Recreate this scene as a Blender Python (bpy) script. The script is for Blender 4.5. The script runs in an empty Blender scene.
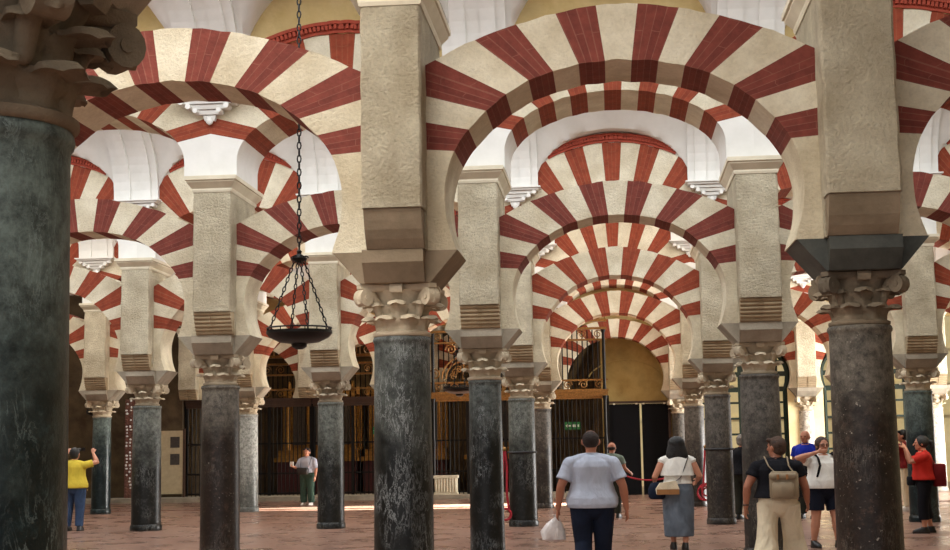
import bpy, bmesh, math, random
from mathutils import Vector, Matrix, Quaternion
random.seed(7)
PI = math.pi
scn = bpy.context.scene
COL = scn.collection

# ------------------------------------------------------------------ layout (metres)
EYE = 1.45
ROW0 = 3.643; NAVE = 7.4824
BAY = 3.6; X0 = -1.673
def rowY(k): return ROW0 + NAVE * k
def colX(j): return X0 + BAY * j
SHAFT = 2.335          # top of every marble shaft
CAPTOP = 2.74         # top of every capital
BLOCKTOP = 2.99
PIERBOT = 3.29
IMPOST = 4.885
UPPER = 5.095

# ------------------------------------------------------------------ materials
def newmat(name):
    m = bpy.data.materials.new(name); m.use_nodes = True
    nt = m.node_tree
    b = nt.nodes['Principled BSDF']
    return m, nt, b
def N(nt, t, **kw):
    n = nt.nodes.new(t)
    for k, v in kw.items():
        if k in n.inputs: n.inputs[k].default_value = v
        else: setattr(n, k, v)
    return n
def rgb(c): return (c[0], c[1], c[2], 1)
def S(r, g, b):            # sRGB 0-255 -> linear
    def f(u):
        u /= 255.0
        return u / 12.92 if u <= .04045 else ((u + .055) / 1.055) ** 2.4
    return (f(r), f(g), f(b))
def ramp(nt, stops):
    r = nt.nodes.new('ShaderNodeValToRGB')
    e = r.color_ramp.elements
    while len(e) < len(stops): e.new(.5)
    for i, (p, c) in enumerate(stops):
        e[i].position = p; e[i].color = rgb(c) if len(c) == 3 else c
    return r
def simple(name, col, rough=.6, metal=0, spec=.5, var=.12, scale=12, bump=0.0, bscale=60, coat=0):
    m, nt, b = newmat(name)
    tc = N(nt, 'ShaderNodeTexCoord')
    nz = N(nt, 'ShaderNodeTexNoise'); nz.inputs['Scale'].default_value = scale; nz.inputs['Detail'].default_value = 4
    nt.links.new(tc.outputs['Object'], nz.inputs['Vector'])
    r = ramp(nt, [(.3, tuple(c * (1 - var) for c in col)), (.7, tuple(min(1, c * (1 + var)) for c in col))])
    nt.links.new(nz.outputs['Fac'], r.inputs['Fac'])
    nt.links.new(r.outputs['Color'], b.inputs['Base Color'])
    b.inputs['Roughness'].default_value = rough; b.inputs['Metallic'].default_value = metal
    b.inputs['Specular IOR Level'].default_value = spec
    if bump:
        n2 = N(nt, 'ShaderNodeTexNoise'); n2.inputs['Scale'].default_value = bscale; n2.inputs['Detail'].default_value = 5
        nt.links.new(tc.outputs['Object'], n2.inputs['Vector'])
        bp = N(nt, 'ShaderNodeBump'); bp.inputs['Strength'].default_value = bump; bp.inputs['Distance'].default_value = .02
        nt.links.new(n2.outputs['Fac'], bp.inputs['Height']); nt.links.new(bp.outputs['Normal'], b.inputs['Normal'])
    return m
def stone(name, c1, c2, pit=.6, dist=.03, scale=18, rough=.9, stain=None, stain_amt=.5, rnd=True):
    """rough plaster / limestone: two-tone mottling, pits and lumps"""
    m, nt, b = newmat(name)
    tc = N(nt, 'ShaderNodeTexCoord'); oi = N(nt, 'ShaderNodeObjectInfo')
    mp = N(nt, 'ShaderNodeVectorMath', operation='ADD')
    sc = N(nt, 'ShaderNodeVectorMath', operation='SCALE'); sc.inputs[0].default_value = (31, 17, 23)
    nt.links.new(oi.outputs['Random'], sc.inputs['Scale'])
    nt.links.new(tc.outputs['Object'], mp.inputs[0]); nt.links.new(sc.outputs[0], mp.inputs[1])
    n1 = N(nt, 'ShaderNodeTexNoise'); n1.inputs['Scale'].default_value = 2.2; n1.inputs['Detail'].default_value = 8; n1.inputs['Roughness'].default_value = .62
    nt.links.new(mp.outputs[0], n1.inputs['Vector'])
    r1 = ramp(nt, [(.36, c1), (.64, c2)]); nt.links.new(n1.outputs['Fac'], r1.inputs['Fac'])
    col = r1.outputs['Color']
    # pits
    v = N(nt, 'ShaderNodeTexNoise'); v.inputs['Scale'].default_value = scale; v.inputs['Detail'].default_value = 7; v.inputs['Roughness'].default_value = .72
    st = N(nt, 'ShaderNodeMapping'); st.inputs['Scale'].default_value = (1, 1, 1.15)
    nt.links.new(mp.outputs[0], st.inputs['Vector']); nt.links.new(st.outputs[0], v.inputs['Vector'])
    r2 = ramp(nt, [(.30, (0, 0, 0)), (.50, (.6, .6, .6)), (.72, (1, 1, 1))]); nt.links.new(v.outputs['Fac'], r2.inputs['Fac'])
    mx = N(nt, 'ShaderNodeMixRGB', blend_type='MULTIPLY'); mx.inputs['Fac'].default_value = .26 * min(1, pit)
    nt.links.new(col, mx.inputs[1]); nt.links.new(r2.outputs['Color'], mx.inputs[2]); col = mx.outputs[0]
    if stain:
        n3 = N(nt, 'ShaderNodeTexNoise'); n3.inputs['Scale'].default_value = 1.3; n3.inputs['Detail'].default_value = 6
        nt.links.new(mp.outputs[0], n3.inputs['Vector'])
        r3 = ramp(nt, [(.5, (0, 0, 0)), (.68, (stain_amt,) * 3)]); nt.links.new(n3.outputs['Fac'], r3.inputs['Fac'])
        m3 = N(nt, 'ShaderNodeMixRGB'); nt.links.new(r3.outputs['Color'], m3.inputs['Fac'])
        nt.links.new(col, m3.inputs[1]); m3.inputs[2].default_value = rgb(stain); col = m3.outputs[0]
    nt.links.new(col, b.inputs['Base Color'])
    b.inputs['Roughness'].default_value = rough; b.inputs['Specular IOR Level'].default_value = .25
    bp = N(nt, 'ShaderNodeBump'); bp.inputs['Strength'].default_value = pit; bp.inputs['Distance'].default_value = dist * 2.2
    nt.links.new(v.outputs['Fac'], bp.inputs['Height']); nt.links.new(bp.outputs['Normal'], b.inputs['Normal'])
    return m
def brick(name, c1, c2, mortar, rough=.85):
    """red brick voussoir; UV x = along the arch, y = radial or through the arch"""
    m, nt, b = newmat(name)
    uv = N(nt, 'ShaderNodeUVMap'); uv.uv_map = 'UVMap'
    sx = N(nt, 'ShaderNodeSeparateXYZ'); cb = N(nt, 'ShaderNodeCombineXYZ')
    nt.links.new(uv.outputs[0], sx.inputs[0]); nt.links.new(sx.outputs[1], cb.inputs[0]); nt.links.new(sx.outputs[0], cb.inputs[1])
    bt = N(nt, 'ShaderNodeTexBrick'); bt.inputs['Scale'].default_value = 1
    bt.inputs['Brick Width'].default_value = .5; bt.inputs['Row Height'].default_value = .052
    bt.inputs['Mortar Size'].default_value = .0035; bt.inputs['Mortar Smooth'].default_value = .4; bt.inputs['Bias'].default_value = -.2
    bt.inputs['Color1'].default_value = rgb(c1); bt.inputs['Color2'].default_value = rgb(c2); bt.inputs['Mortar'].default_value = rgb(mortar)
    nt.links.new(cb.outputs[0], bt.inputs['Vector'])
    tc = N(nt, 'ShaderNodeTexCoord')
    nz = N(nt, 'ShaderNodeTexNoise'); nz.inputs['Scale'].default_value = 9; nz.inputs['Detail'].default_value = 7; nz.inputs['Roughness'].default_value = .65
    nt.links.new(tc.outputs['Object'], nz.inputs['Vector'])
    rr = ramp(nt, [(.3, (.62, .62, .62)), (.7, (1.15, 1.12, 1.12))]); nt.links.new(nz.outputs['Fac'], rr.inputs['Fac'])
    mx = N(nt, 'ShaderNodeMixRGB', blend_type='MULTIPLY'); mx.inputs['Fac'].default_value = .8
    nt.links.new(bt.outputs['Color'], mx.inputs[1]); nt.links.new(rr.outputs['Color'], mx.inputs[2])
    nt.links.new(mx.outputs[0], b.inputs['Base Color'])
    b.inputs['Roughness'].default_value = rough; b.inputs['Specular IOR Level'].default_value = .25
    n2 = N(nt, 'ShaderNodeTexNoise'); n2.inputs['Scale'].default_value = 40; n2.inputs['Detail'].default_value = 5
    nt.links.new(tc.outputs['Object'], n2.inputs['Vector'])
    bp = N(nt, 'ShaderNodeBump'); bp.inputs['Strength'].default_value = .5; bp.inputs['Distance'].default_value = .012
    nt.links.new(n2.outputs['Fac'], bp.inputs['Height']); nt.links.new(bp.outputs['Normal'], b.inputs['Normal'])
    return m
def marble(name, dark, light, vein, wear=(.25, .2, .17), speck=0.0, split=1.45, veins=.5, rough_lo=.36, rough_hi=.6, wearamt=1.0):
    """old shaft: dull upper part, lower part darkened by polish and by shade put into the colour, irregular border, veins and chips"""
    m, nt, b = newmat(name)
    tc = N(nt, 'ShaderNodeTexCoord'); oi = N(nt, 'ShaderNodeObjectInfo')
    mp = N(nt, 'ShaderNodeVectorMath', operation='ADD')
    sc = N(nt, 'ShaderNodeVectorMath', operation='SCALE'); sc.inputs[0].default_value = (37, 19, 29)
    nt.links.new(oi.outputs['Random'], sc.inputs['Scale'])
    nt.links.new(tc.outputs['Object'], mp.inputs[0]); nt.links.new(sc.outputs[0], mp.inputs[1])
    def noise(s, d=6, r=.55, dist=0, vec=None):
        n = N(nt, 'ShaderNodeTexNoise'); n.inputs['Scale'].default_value = s; n.inputs['Detail'].default_value = d
        n.inputs['Roughness'].default_value = r; n.inputs['Distortion'].default_value = dist
        nt.links.new((vec or mp.outputs[0]), n.inputs['Vector']); return n.outputs['Fac']
    # height of the border below which polish and painted shade darken the shaft
    sx = N(nt, 'ShaderNodeSeparateXYZ'); nt.links.new(tc.outputs['Object'], sx.inputs[0])
    ma = N(nt, 'ShaderNodeMath', operation='MULTIPLY_ADD'); nt.links.new(noise(3.0, 7, .6), ma.inputs[0]); ma.inputs[1].default_value = 1.5; nt.links.new(sx.outputs[2], ma.inputs[2])
    rz = N(nt, 'ShaderNodeMapRange'); nt.links.new(ma.outputs[0], rz.inputs[0]); rz.inputs[1].default_value = split + .35; rz.inputs[2].default_value = split + 1.2
    n1 = noise(13, 10, .78)
    rl = ramp(nt, [(.38, tuple(c * .35 for c in light)), (.60, tuple(c * 1.4 for c in light))]); nt.links.new(n1, rl.inputs['Fac'])
    rd = ramp(nt, [(.38, tuple(c * .5 for c in dark)), (.55, dark), (.66, tuple(c * 1.5 for c in wear))]); nt.links.new(n1, rd.inputs['Fac'])
    mx = N(nt, 'ShaderNodeMixRGB'); nt.links.new(rz.outputs[0], mx.inputs['Fac']); nt.links.new(rd.outputs[0], mx.inputs[1]); nt.links.new(rl.outputs[0], mx.inputs[2])
    col = mx.outputs[0]
    # veins
    st = N(nt, 'ShaderNodeMapping'); st.inputs['Rotation'].default_value = (.35, .5, .2); st.inputs['Scale'].default_value = (2.6, 2.6, .8)
    nt.links.new(mp.outputs[0], st.inputs['Vector'])
    rv = ramp(nt, [(.478, (0, 0, 0)), (.5, (1, 1, 1)), (.522, (0, 0, 0))]); nt.links.new(noise(7.5, 9, .72, .6, st.outputs[0]), rv.inputs['Fac'])
    br = ramp(nt, [(.46, (0, 0, 0)), (.62, (veins,) * 3)]); nt.links.new(noise(2.4, 3), br.inputs['Fac'])
    mm = N(nt, 'ShaderNodeMixRGB', blend_type='MULTIPLY'); mm.inputs['Fac'].default_value = 1; nt.links.new(rv.outputs[0], mm.inputs[1]); nt.links.new(br.outputs[0], mm.inputs[2])
    mv = N(nt, 'ShaderNodeMixRGB'); nt.links.new(mm.outputs[0], mv.inputs['Fac']); nt.links.new(col, mv.inputs[1]); mv.inputs[2].default_value = rgb(vein); col = mv.outputs[0]
    # chips / specks
    rs = ramp(nt, [(.66, (0, 0, 0)), (.72, (max(speck, .12),) * 3)]); nt.links.new(noise(38, 3, .6), rs.inputs['Fac'])
    ms = N(nt, 'ShaderNodeMixRGB'); nt.links.new(rs.outputs[0], ms.inputs['Fac']); nt.links.new(col, ms.inputs[1]); ms.inputs[2].default_value = rgb(vein); col = ms.outputs[0]
    nt.links.new(col, b.inputs['Base Color'])
    mr = N(nt, 'ShaderNodeMapRange'); nt.links.new(rz.outputs[0], mr.inputs[0]); mr.inputs[3].default_value = rough_lo; mr.inputs[4].default_value = rough_hi
    nt.links.new(mr.outputs[0], b.inputs['Roughness'])
    b.inputs['Specular IOR Level'].default_value = .28
    bp = N(nt, 'ShaderNodeBump'); bp.inputs['Strength'].default_value = .35; bp.inputs['Distance'].default_value = .01
    nt.links.new(noise(22, 6, .6), bp.inputs['Height']); nt.links.new(bp.outputs['Normal'], b.inputs['Normal'])
    return m
def emis(name, col, s):
    m, nt, b = newmat(name)
    b.inputs['Base Color'].default_value = rgb(col); b.inputs['Emission Color'].default_value = rgb(col); b.inputs['Emission Strength'].default_value = s
    return m

M = {}
M['plaster'] = stone('rough_cream_plaster', S(206, 192, 162), S(236, 226, 198), pit=.7, dist=.024, scale=32)
M['pier'] = stone('rough_pier_plaster', S(204, 190, 160), S(238, 228, 200), pit=1, dist=.032, scale=30, stain=S(146, 132, 108), stain_amt=.35)
M['voussoir'] = stone('cream_voussoir_stone', S(212, 200, 172), S(240, 232, 208), pit=.7, dist=.020, scale=34)
M['redbrick'] = brick('red_brick_voussoir', S(122, 62, 52), S(104, 50, 43), S(134, 84, 72))
M['redbrick_warmlit'] = brick('red_brick_warm_light_tint', S(144, 68, 46), S(126, 56, 40), S(150, 88, 64))  # same red brick, with warm light put into its colour
M['block'] = stone('grey_block_stone', S(140, 132, 116), S(172, 162, 144), pit=.4, dist=.015, scale=22)
M['block_dark'] = stone('dark_green_block_stone', S(52, 54, 50), S(84, 86, 80), pit=.3, dist=.01, scale=22, rough=.6)
M['block_brown'] = stone('brown_block_stone', S(118, 104, 84), S(142, 126, 104), pit=.3, dist=.015, scale=14)
M['capital'] = stone('carved_capital_stone', S(176, 162, 138), S(208, 194, 168), pit=.4, dist=.012, scale=26, stain=S(110, 98, 84), stain_amt=.6)
M['capital_old'] = stone('weathered_capital_stone', S(110, 98, 80), S(146, 130, 108), pit=.6, dist=.012, scale=26, stain=S(70, 64, 56), stain_amt=.7)
M['moulding'] = stone('smooth_moulding_plaster', S(205, 196, 172), S(222, 214, 192), pit=.1, dist=.01, scale=20)
M['white'] = stone('white_lime_plaster', S(218, 217, 211), S(228, 227, 222), pit=.05, dist=.01, scale=12)
M['yellowwall'] = stone('ochre_limewash', S(196, 172, 116), S(214, 192, 140), pit=.3, dist=.01, scale=12, stain=S(170, 150, 110), stain_amt=.4)
M['ochre'] = stone('dull_ochre_wall', S(150, 126, 74), S(172, 148, 92), pit=.3, dist=.01, scale=12, stain=S(120, 104, 66), stain_amt=.5)
M['creamwall'] = stone('cream_wall', S(226, 208, 158), S(238, 222, 178), pit=.2, dist=.01, scale=12)
M['brownwall'] = stone('brown_chapel_wall', S(70, 56, 40), S(96, 80, 58), pit=.3, dist=.01, scale=10)
M['dentil'] = simple('red_dentil_brick', S(158, 66, 46), .85, var=.15, bump=.3)
M['rollwood'] = stone('roll_corbel_stone', S(150, 132, 104), S(176, 158, 128), pit=.3, dist=.01, scale=24)
M['marble_black'] = marble('black_marble_white_veins', S(15, 17, 16), S(78, 82, 78), S(150, 153, 153), wear=S(28, 30, 31), veins=.8, split=1.75)
M['marble_green'] = marble('dark_green_marble', S(16, 28, 30), S(88, 98, 92), S(120, 132, 128), wear=S(30, 44, 46), veins=.7, split=1.8, rough_lo=.3)
M['marble_slate'] = marble('slate_grey_marble', S(24, 25, 23), S(98, 101, 94), S(150, 152, 148), wear=S(44, 43, 40), veins=.6, split=1.55)
M['granite_brown'] = marble('brown_speckled_granite', S(36, 27, 22), S(96, 90, 80), S(160, 152, 140), wear=S(54, 40, 32), speck=.6, veins=.25, split=1.85, rough_lo=.4, rough_hi=.7)
M['granite_grey'] = marble('grey_mottled_granite', S(44, 39, 35), S(88, 83, 76), S(140, 133, 122), wear=S(66, 57, 49), speck=.45, veins=.6, split=1.5, rough_lo=.4, rough_hi=.65)
M['marble_pale'] = marble('pale_grey_marble', S(96, 98, 94), S(150, 152, 146), S(200, 200, 194), wear=S(120, 120, 112), speck=.25, veins=.5, split=.9, rough_lo=.35)
M['marble_white'] = marble('white_veined_marble', S(160, 152, 140), S(190, 182, 168), S(96, 88, 80), wear=S(150, 140, 128), veins=.9, split=.3)
M['iron'] = simple('black_wrought_iron', S(26, 24, 22), .45, metal=.7, var=.2)
M['brass'] = simple('aged_brass', S(138, 98, 48), .45, metal=.4, var=.35, scale=25)
M['gold'] = simple('gilded_wood', S(150, 108, 50), .45, metal=.6, var=.35, scale=14, bump=.5, bscale=40)
M['darkwood'] = simple('dark_brown_wood', S(62, 38, 22), .55, var=.3, scale=7, bump=.2)
M['green'] = simple('dark_green_painted_iron', S(16, 32, 22), .45, var=.15)
M['door'] = simple('blue_black_door_paint', S(4, 4, 7), .6, spec=.15, var=.25)
M['redcloth'] = simple('deep_red_cloth', S(60, 18, 18), .85, var=.2)
M['rope'] = simple('red_barrier_rope', S(150, 16, 34), .7, var=.15, bump=.3, bscale=90)
M['strap'] = simple('black_strap', S(14, 14, 14), .6)
M['signgreen'] = simple('green_sign', S(26, 120, 58), .4)
M['signwhite'] = simple('white_sign_print', S(230, 235, 230), .5)
M['paper'] = simple('cream_display_board', S(176, 160, 128), .7, var=.1)
M['print'] = simple('dark_display_picture', S(58, 50, 44), .6, var=.3, scale=20)
M['shopcase'] = simple('mixed_carving', S(110, 70, 56), .6, var=.5, scale=30)
def floor_mat():
    m, nt, b = newmat('reddish_marble_floor')
    tc = N(nt, 'ShaderNodeTexCoord')
    bt = N(nt, 'ShaderNodeTexBrick'); bt.inputs['Scale'].default_value = 1
    bt.inputs['Brick Width'].default_value = .9; bt.inputs['Row Height'].default_value = .6; bt.inputs['Mortar Size'].default_value = .004
    bt.inputs['Color1'].default_value = rgb(S(142, 113, 98)); bt.inputs['Color2'].default_value = rgb(S(130, 101, 87)); bt.inputs['Mortar'].default_value = rgb(S(114, 88, 75))
    nt.links.new(tc.outputs['Object'], bt.inputs['Vector'])
    nz = N(nt, 'ShaderNodeTexNoise'); nz.inputs['Scale'].default_value = 1.4; nz.inputs['Detail'].default_value = 8; nz.inputs['Roughness'].default_value = .65
    nt.links.new(tc.outputs['Object'], nz.inputs['Vector'])
    rr = ramp(nt, [(.3, (.66, .62, .6)), (.7, (1.15, 1.1, 1.08))]); nt.links.new(nz.outputs['Fac'], rr.inputs['Fac'])
    mx = N(nt, 'ShaderNodeMixRGB', blend_type='MULTIPLY'); mx.inputs['Fac'].default_value = 1
    nt.links.new(bt.outputs['Color'], mx.inputs[1]); nt.links.new(rr.outputs['Color'], mx.inputs[2])
    nt.links.new(mx.outputs[0], b.inputs['Base Color'])
    r2 = ramp(nt, [(.35, (.22,) * 3), (.65, (.38,) * 3)]); nt.links.new(nz.outputs['Fac'], r2.inputs['Fac'])
    nt.links.new(r2.outputs['Color'], b.inputs['Roughness'])
    bp = N(nt, 'ShaderNodeBump'); bp.inputs['Strength'].default_value = .025; bp.inputs['Distance'].default_value = .01
    n2 = N(nt, 'ShaderNodeTexNoise'); n2.inputs['Scale'].default_value = 5; nt.links.new(tc.outputs['Object'], n2.inputs['Vector'])
    nt.links.new(n2.outputs['Fac'], bp.inputs['Height']); nt.links.new(bp.outputs['Normal'], b.inputs['Normal'])
    return m
M['floor'] = floor_mat()

# ------------------------------------------------------------------ object helpers
def obj(name, me, mats=None, parent=None, loc=None):
    if isinstance(me, bmesh.types.BMesh):
        bm = me; me = bpy.data.meshes.new(name); bm.to_mesh(me); bm.free()
        if mats is not None:
            for m in (mats if isinstance(mats, (list, tuple)) else [mats]): me.materials.append(m)
    o = bpy.data.objects.new(name, me); COL.objects.link(o)
    if parent is not None: o.parent = parent
    if loc is not None: o.location = loc
    return o
def tag(o, label, cat, group=None, kind=None):
    if label: o['label'] = label
    if cat: o['category'] = cat
    if group: o['group'] = group
    if kind: o['kind'] = kind
    return o
def thing(name, label, cat, loc=(0, 0, 0), rz=0, group=None):
    o = bpy.data.objects.new(name, None); COL.objects.link(o)
    o.location = loc; o.rotation_euler = (0, 0, rz); o.empty_display_size = .2
    return tag(o, label, cat, group)
def struct(name, bm, mats, loc=None):
    o = obj(name, bm, mats, None, loc); o['kind'] = 'structure'; return o
def BM(): return bmesh.new()
def smooth(o, ang=40):
    me = o.data
    for p in me.polygons: p.use_smooth = True
    try: me.set_sharp_from_angle(angle=math.radians(ang))
    except Exception: pass
    return o
def box(bm, x0, x1, y0, y1, z0, z1, mi=0):
    v = [bm.verts.new((x, y, z)) for z in (z0, z1) for y in (y0, y1) for x in (x0, x1)]
    for f in ((0, 2, 3, 1), (4, 5, 7, 6), (0, 1, 5, 4), (2, 6, 7, 3), (0, 4, 6, 2), (1, 3, 7, 5)):
        bm.faces.new([v[i] for i in f]).material_index = mi
def rings(bm, rs, closed_caps=True, mi=0):
    """list of equal-length vertex rings -> skin"""
    vs = [[bm.verts.new(p) for p in r] for r in rs]
    n = len(vs[0])
    for a, b_ in zip(vs, vs[1:]):
        for i in range(n):
            f = bm.faces.new((a[i], a[(i + 1) % n], b_[(i + 1) % n], b_[i])); f.material_index = mi
    if closed_caps:
        bm.faces.new(list(reversed(vs[0]))).material_index = mi
        bm.faces.new(vs[-1]).material_index = mi
    return vs
def rect(hx, hy, z, cx=0, cy=0): return [(cx - hx, cy - hy, z), (cx + hx, cy - hy, z), (cx + hx, cy + hy, z), (cx - hx, cy + hy, z)]
def lathe(bm, prof, n=24, cx=0, cy=0, mi=0, caps=True):
    rings(bm, [[(cx + r * math.cos(2 * PI * i / n), cy + r * math.sin(2 * PI * i / n), z) for i in range(n)] for r, z in prof], caps, mi)
def prism(bm, poly, y0, y1, mi=0):
    """polygon of (x, z), counter-clockwise seen from -y"""
    a = [bm.verts.new((x, y0, z)) for x, z in poly]; b_ = [bm.verts.new((x, y1, z)) for x, z in poly]
    bm.faces.new(a).material_index = mi; bm.faces.new(list(reversed(b_))).material_index = mi
    n = len(poly)
    for i in range(n):
        bm.faces.new((a[(i + 1) % n], a[i], b_[i], b_[(i + 1) % n])).material_index = mi
def frame_of(d):
    d = Vector(d).normalized()
    u = d.cross(Vector((0, 0, 1)))
    if u.length < .05: u = Vector((1, 0, 0)) - d * d.x
    u.normalize(); return u, d.cross(u)
def limb(bm, pts, rad, n=10, flat=1.0, round_ends=True, up=None, mi=0):
    """tapering tube along pts; flat scales the second axis"""
    pts = [Vector(p) for p in pts]
    P, R = [], []
    if round_ends:
        d = (pts[0] - pts[1]).normalized(); r = rad[0]
        P += [pts[0] + d * r * .92, pts[0] + d * r * .6]; R += [r * .35, r * .8]
    P += pts; R += list(rad)
    if round_ends:
        d = (pts[-1] - pts[-2]).normalized(); r = rad[-1]
        P += [pts[-1] + d * r * .6, pts[-1] + d * r * .92]; R += [r * .8, r * .35]
    rs = []; u = None
    for i, p in enumerate(P):
        t = (P[min(i + 1, len(P) - 1)] - P[max(i - 1, 0)]).normalized()
        if u is None:
            if up is not None:
                u = Vector(up) - t * Vector(up).dot(t); u.normalize()
            else: u, _ = frame_of(t)
        else:
            u = u - t * u.dot(t); u.normalize()
        w = t.cross(u)
        rs.append([p + (u * math.cos(2 * PI * k / n) + w * math.sin(2 * PI * k / n) * flat) * R[i] for k in range(n)])
    rings(bm, rs, True, mi)
def oval(bm, rs, n=18, mi=0):
    """horizontal elliptical rings (cx, cy, z, rx, ry)"""
    rings(bm, [[(cx + rx * math.cos(2 * PI * i / n), cy + ry * math.sin(2 * PI * i / n), z) for i in range(n)] for cx, cy, z, rx, ry in rs], True, mi)
def ball(bm, c, rx, ry=None, rz=None, n=14, m=9, mi=0):
    ry = ry or rx; rz = rz or rx
    rs = []
    for k in range(m + 1):
        a = -PI / 2 + PI * (k + .0) / m
        a = max(min(a, PI / 2 - .08), -PI / 2 + .08)
        rs.append([(c[0] + rx * math.cos(a) * math.cos(2 * PI * i / n), c[1] + ry * math.cos(a) * math.sin(2 * PI * i / n), c[2] + rz * math.sin(a)) for i in range(n)])
    rings(bm, rs, True, mi)
def torus(bm, c, R, r, axis='y', n=24, m=8, mi=0):
    c = Vector(c); vs = []
    for i in range(n):
        a = 2 * PI * i / n; ring = []
        for k in range(m):
            b_ = 2 * PI * k / m; q = R + r * math.cos(b_); h = r * math.sin(b_)
            p = {'y': (q * math.cos(a), h, q * math.sin(a)), 'z': (q * math.cos(a), q * math.sin(a), h), 'x': (h, q * math.cos(a), q * math.sin(a))}[axis]
            ring.append(bm.verts.new(c + Vector(p)))
        vs.append(ring)
    for i in range(n):
        for k in range(m):
            bm.faces.new((vs[i][k], vs[(i + 1) % n][k], vs[(i + 1) % n][(k + 1) % m], vs[i][(k + 1) % m])).material_index = mi
def chord(bm, pts, r, n=6, mi=0): limb(bm, pts, [r] * len(pts), n, 1.0, False, None, mi)
def remesh(bm, name, size, mats, parent, sm=6, fac=.5):
    me = bpy.data.meshes.new(name + '_tmp'); bmesh.ops.recalc_face_normals(bm, faces=bm.faces); bm.to_mesh(me); bm.free()
    o = bpy.data.objects.new(name, me); COL.objects.link(o)
    md = o.modifiers.new('r', 'REMESH'); md.mode = 'VOXEL'; md.voxel_size = size; md.use_smooth_shade = True
    ms = o.modifiers.new('s', 'SMOOTH'); ms.factor = fac; ms.iterations = sm
    dg = bpy.context.evaluated_depsgraph_get()
    me2 = bpy.data.meshes.new_from_object(o.evaluated_get(dg))
    o.modifiers.clear(); o.data = me2; bpy.data.meshes.remove(me)
    me2.materials.clear()
    for m in (mats if isinstance(mats, (list, tuple)) else [mats]): me2.materials.append(m)
    for p in me2.polygons: p.use_smooth = True
    o.parent = parent
    return o

def area(name, loc, sx, sy, power, col, rot=(0, 0, 0), spread=PI):
    l = bpy.data.lights.new(name, 'AREA'); l.shape = 'RECTANGLE'; l.size = sx; l.size_y = sy; l.energy = power; l.color = col; l.spread = spread
    o = bpy.data.objects.new(name, l); COL.objects.link(o); o.location = loc; o.rotation_euler = rot; return o

# ------------------------------------------------------------------ arcade pieces
def lerp_poly(poly, s):
    """point at arc length s along polyline, poly = [(x,z)]"""
    for a, b_ in zip(poly, poly[1:]):
        L = math.hypot(b_[0] - a[0], b_[1] - a[1])
        if s <= L or b_ is poly[-1]:
            t = s / L if L else 0
            return (a[0] + (b_[0] - a[0]) * t, a[1] + (b_[1] - a[1]) * t)
        s -= L
def plen(poly): return sum(math.hypot(b_[0] - a[0], b_[1] - a[1]) for a, b_ in zip(poly, poly[1:]))
def fine(poly, k=6):
    """Catmull-Rom refinement"""
    out = []
    P = [poly[0]] + list(poly) + [poly[-1]]
    for i in range(1, len(P) - 2):
        p0, p1, p2, p3 = P[i - 1], P[i], P[i + 1], P[i + 2]
        for q in range(k):
            t = q / k
            out.append(tuple(.5 * ((2 * p1[c]) + (-p0[c] + p2[c]) * t + (2 * p0[c] - 5 * p1[c] + 4 * p2[c] - p3[c]) * t * t + (-p0[c] + 3 * p1[c] - 3 * p2[c] + p3[c]) * t ** 3) for c in (0, 1)))
    out.append(poly[-1]); return out
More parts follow.
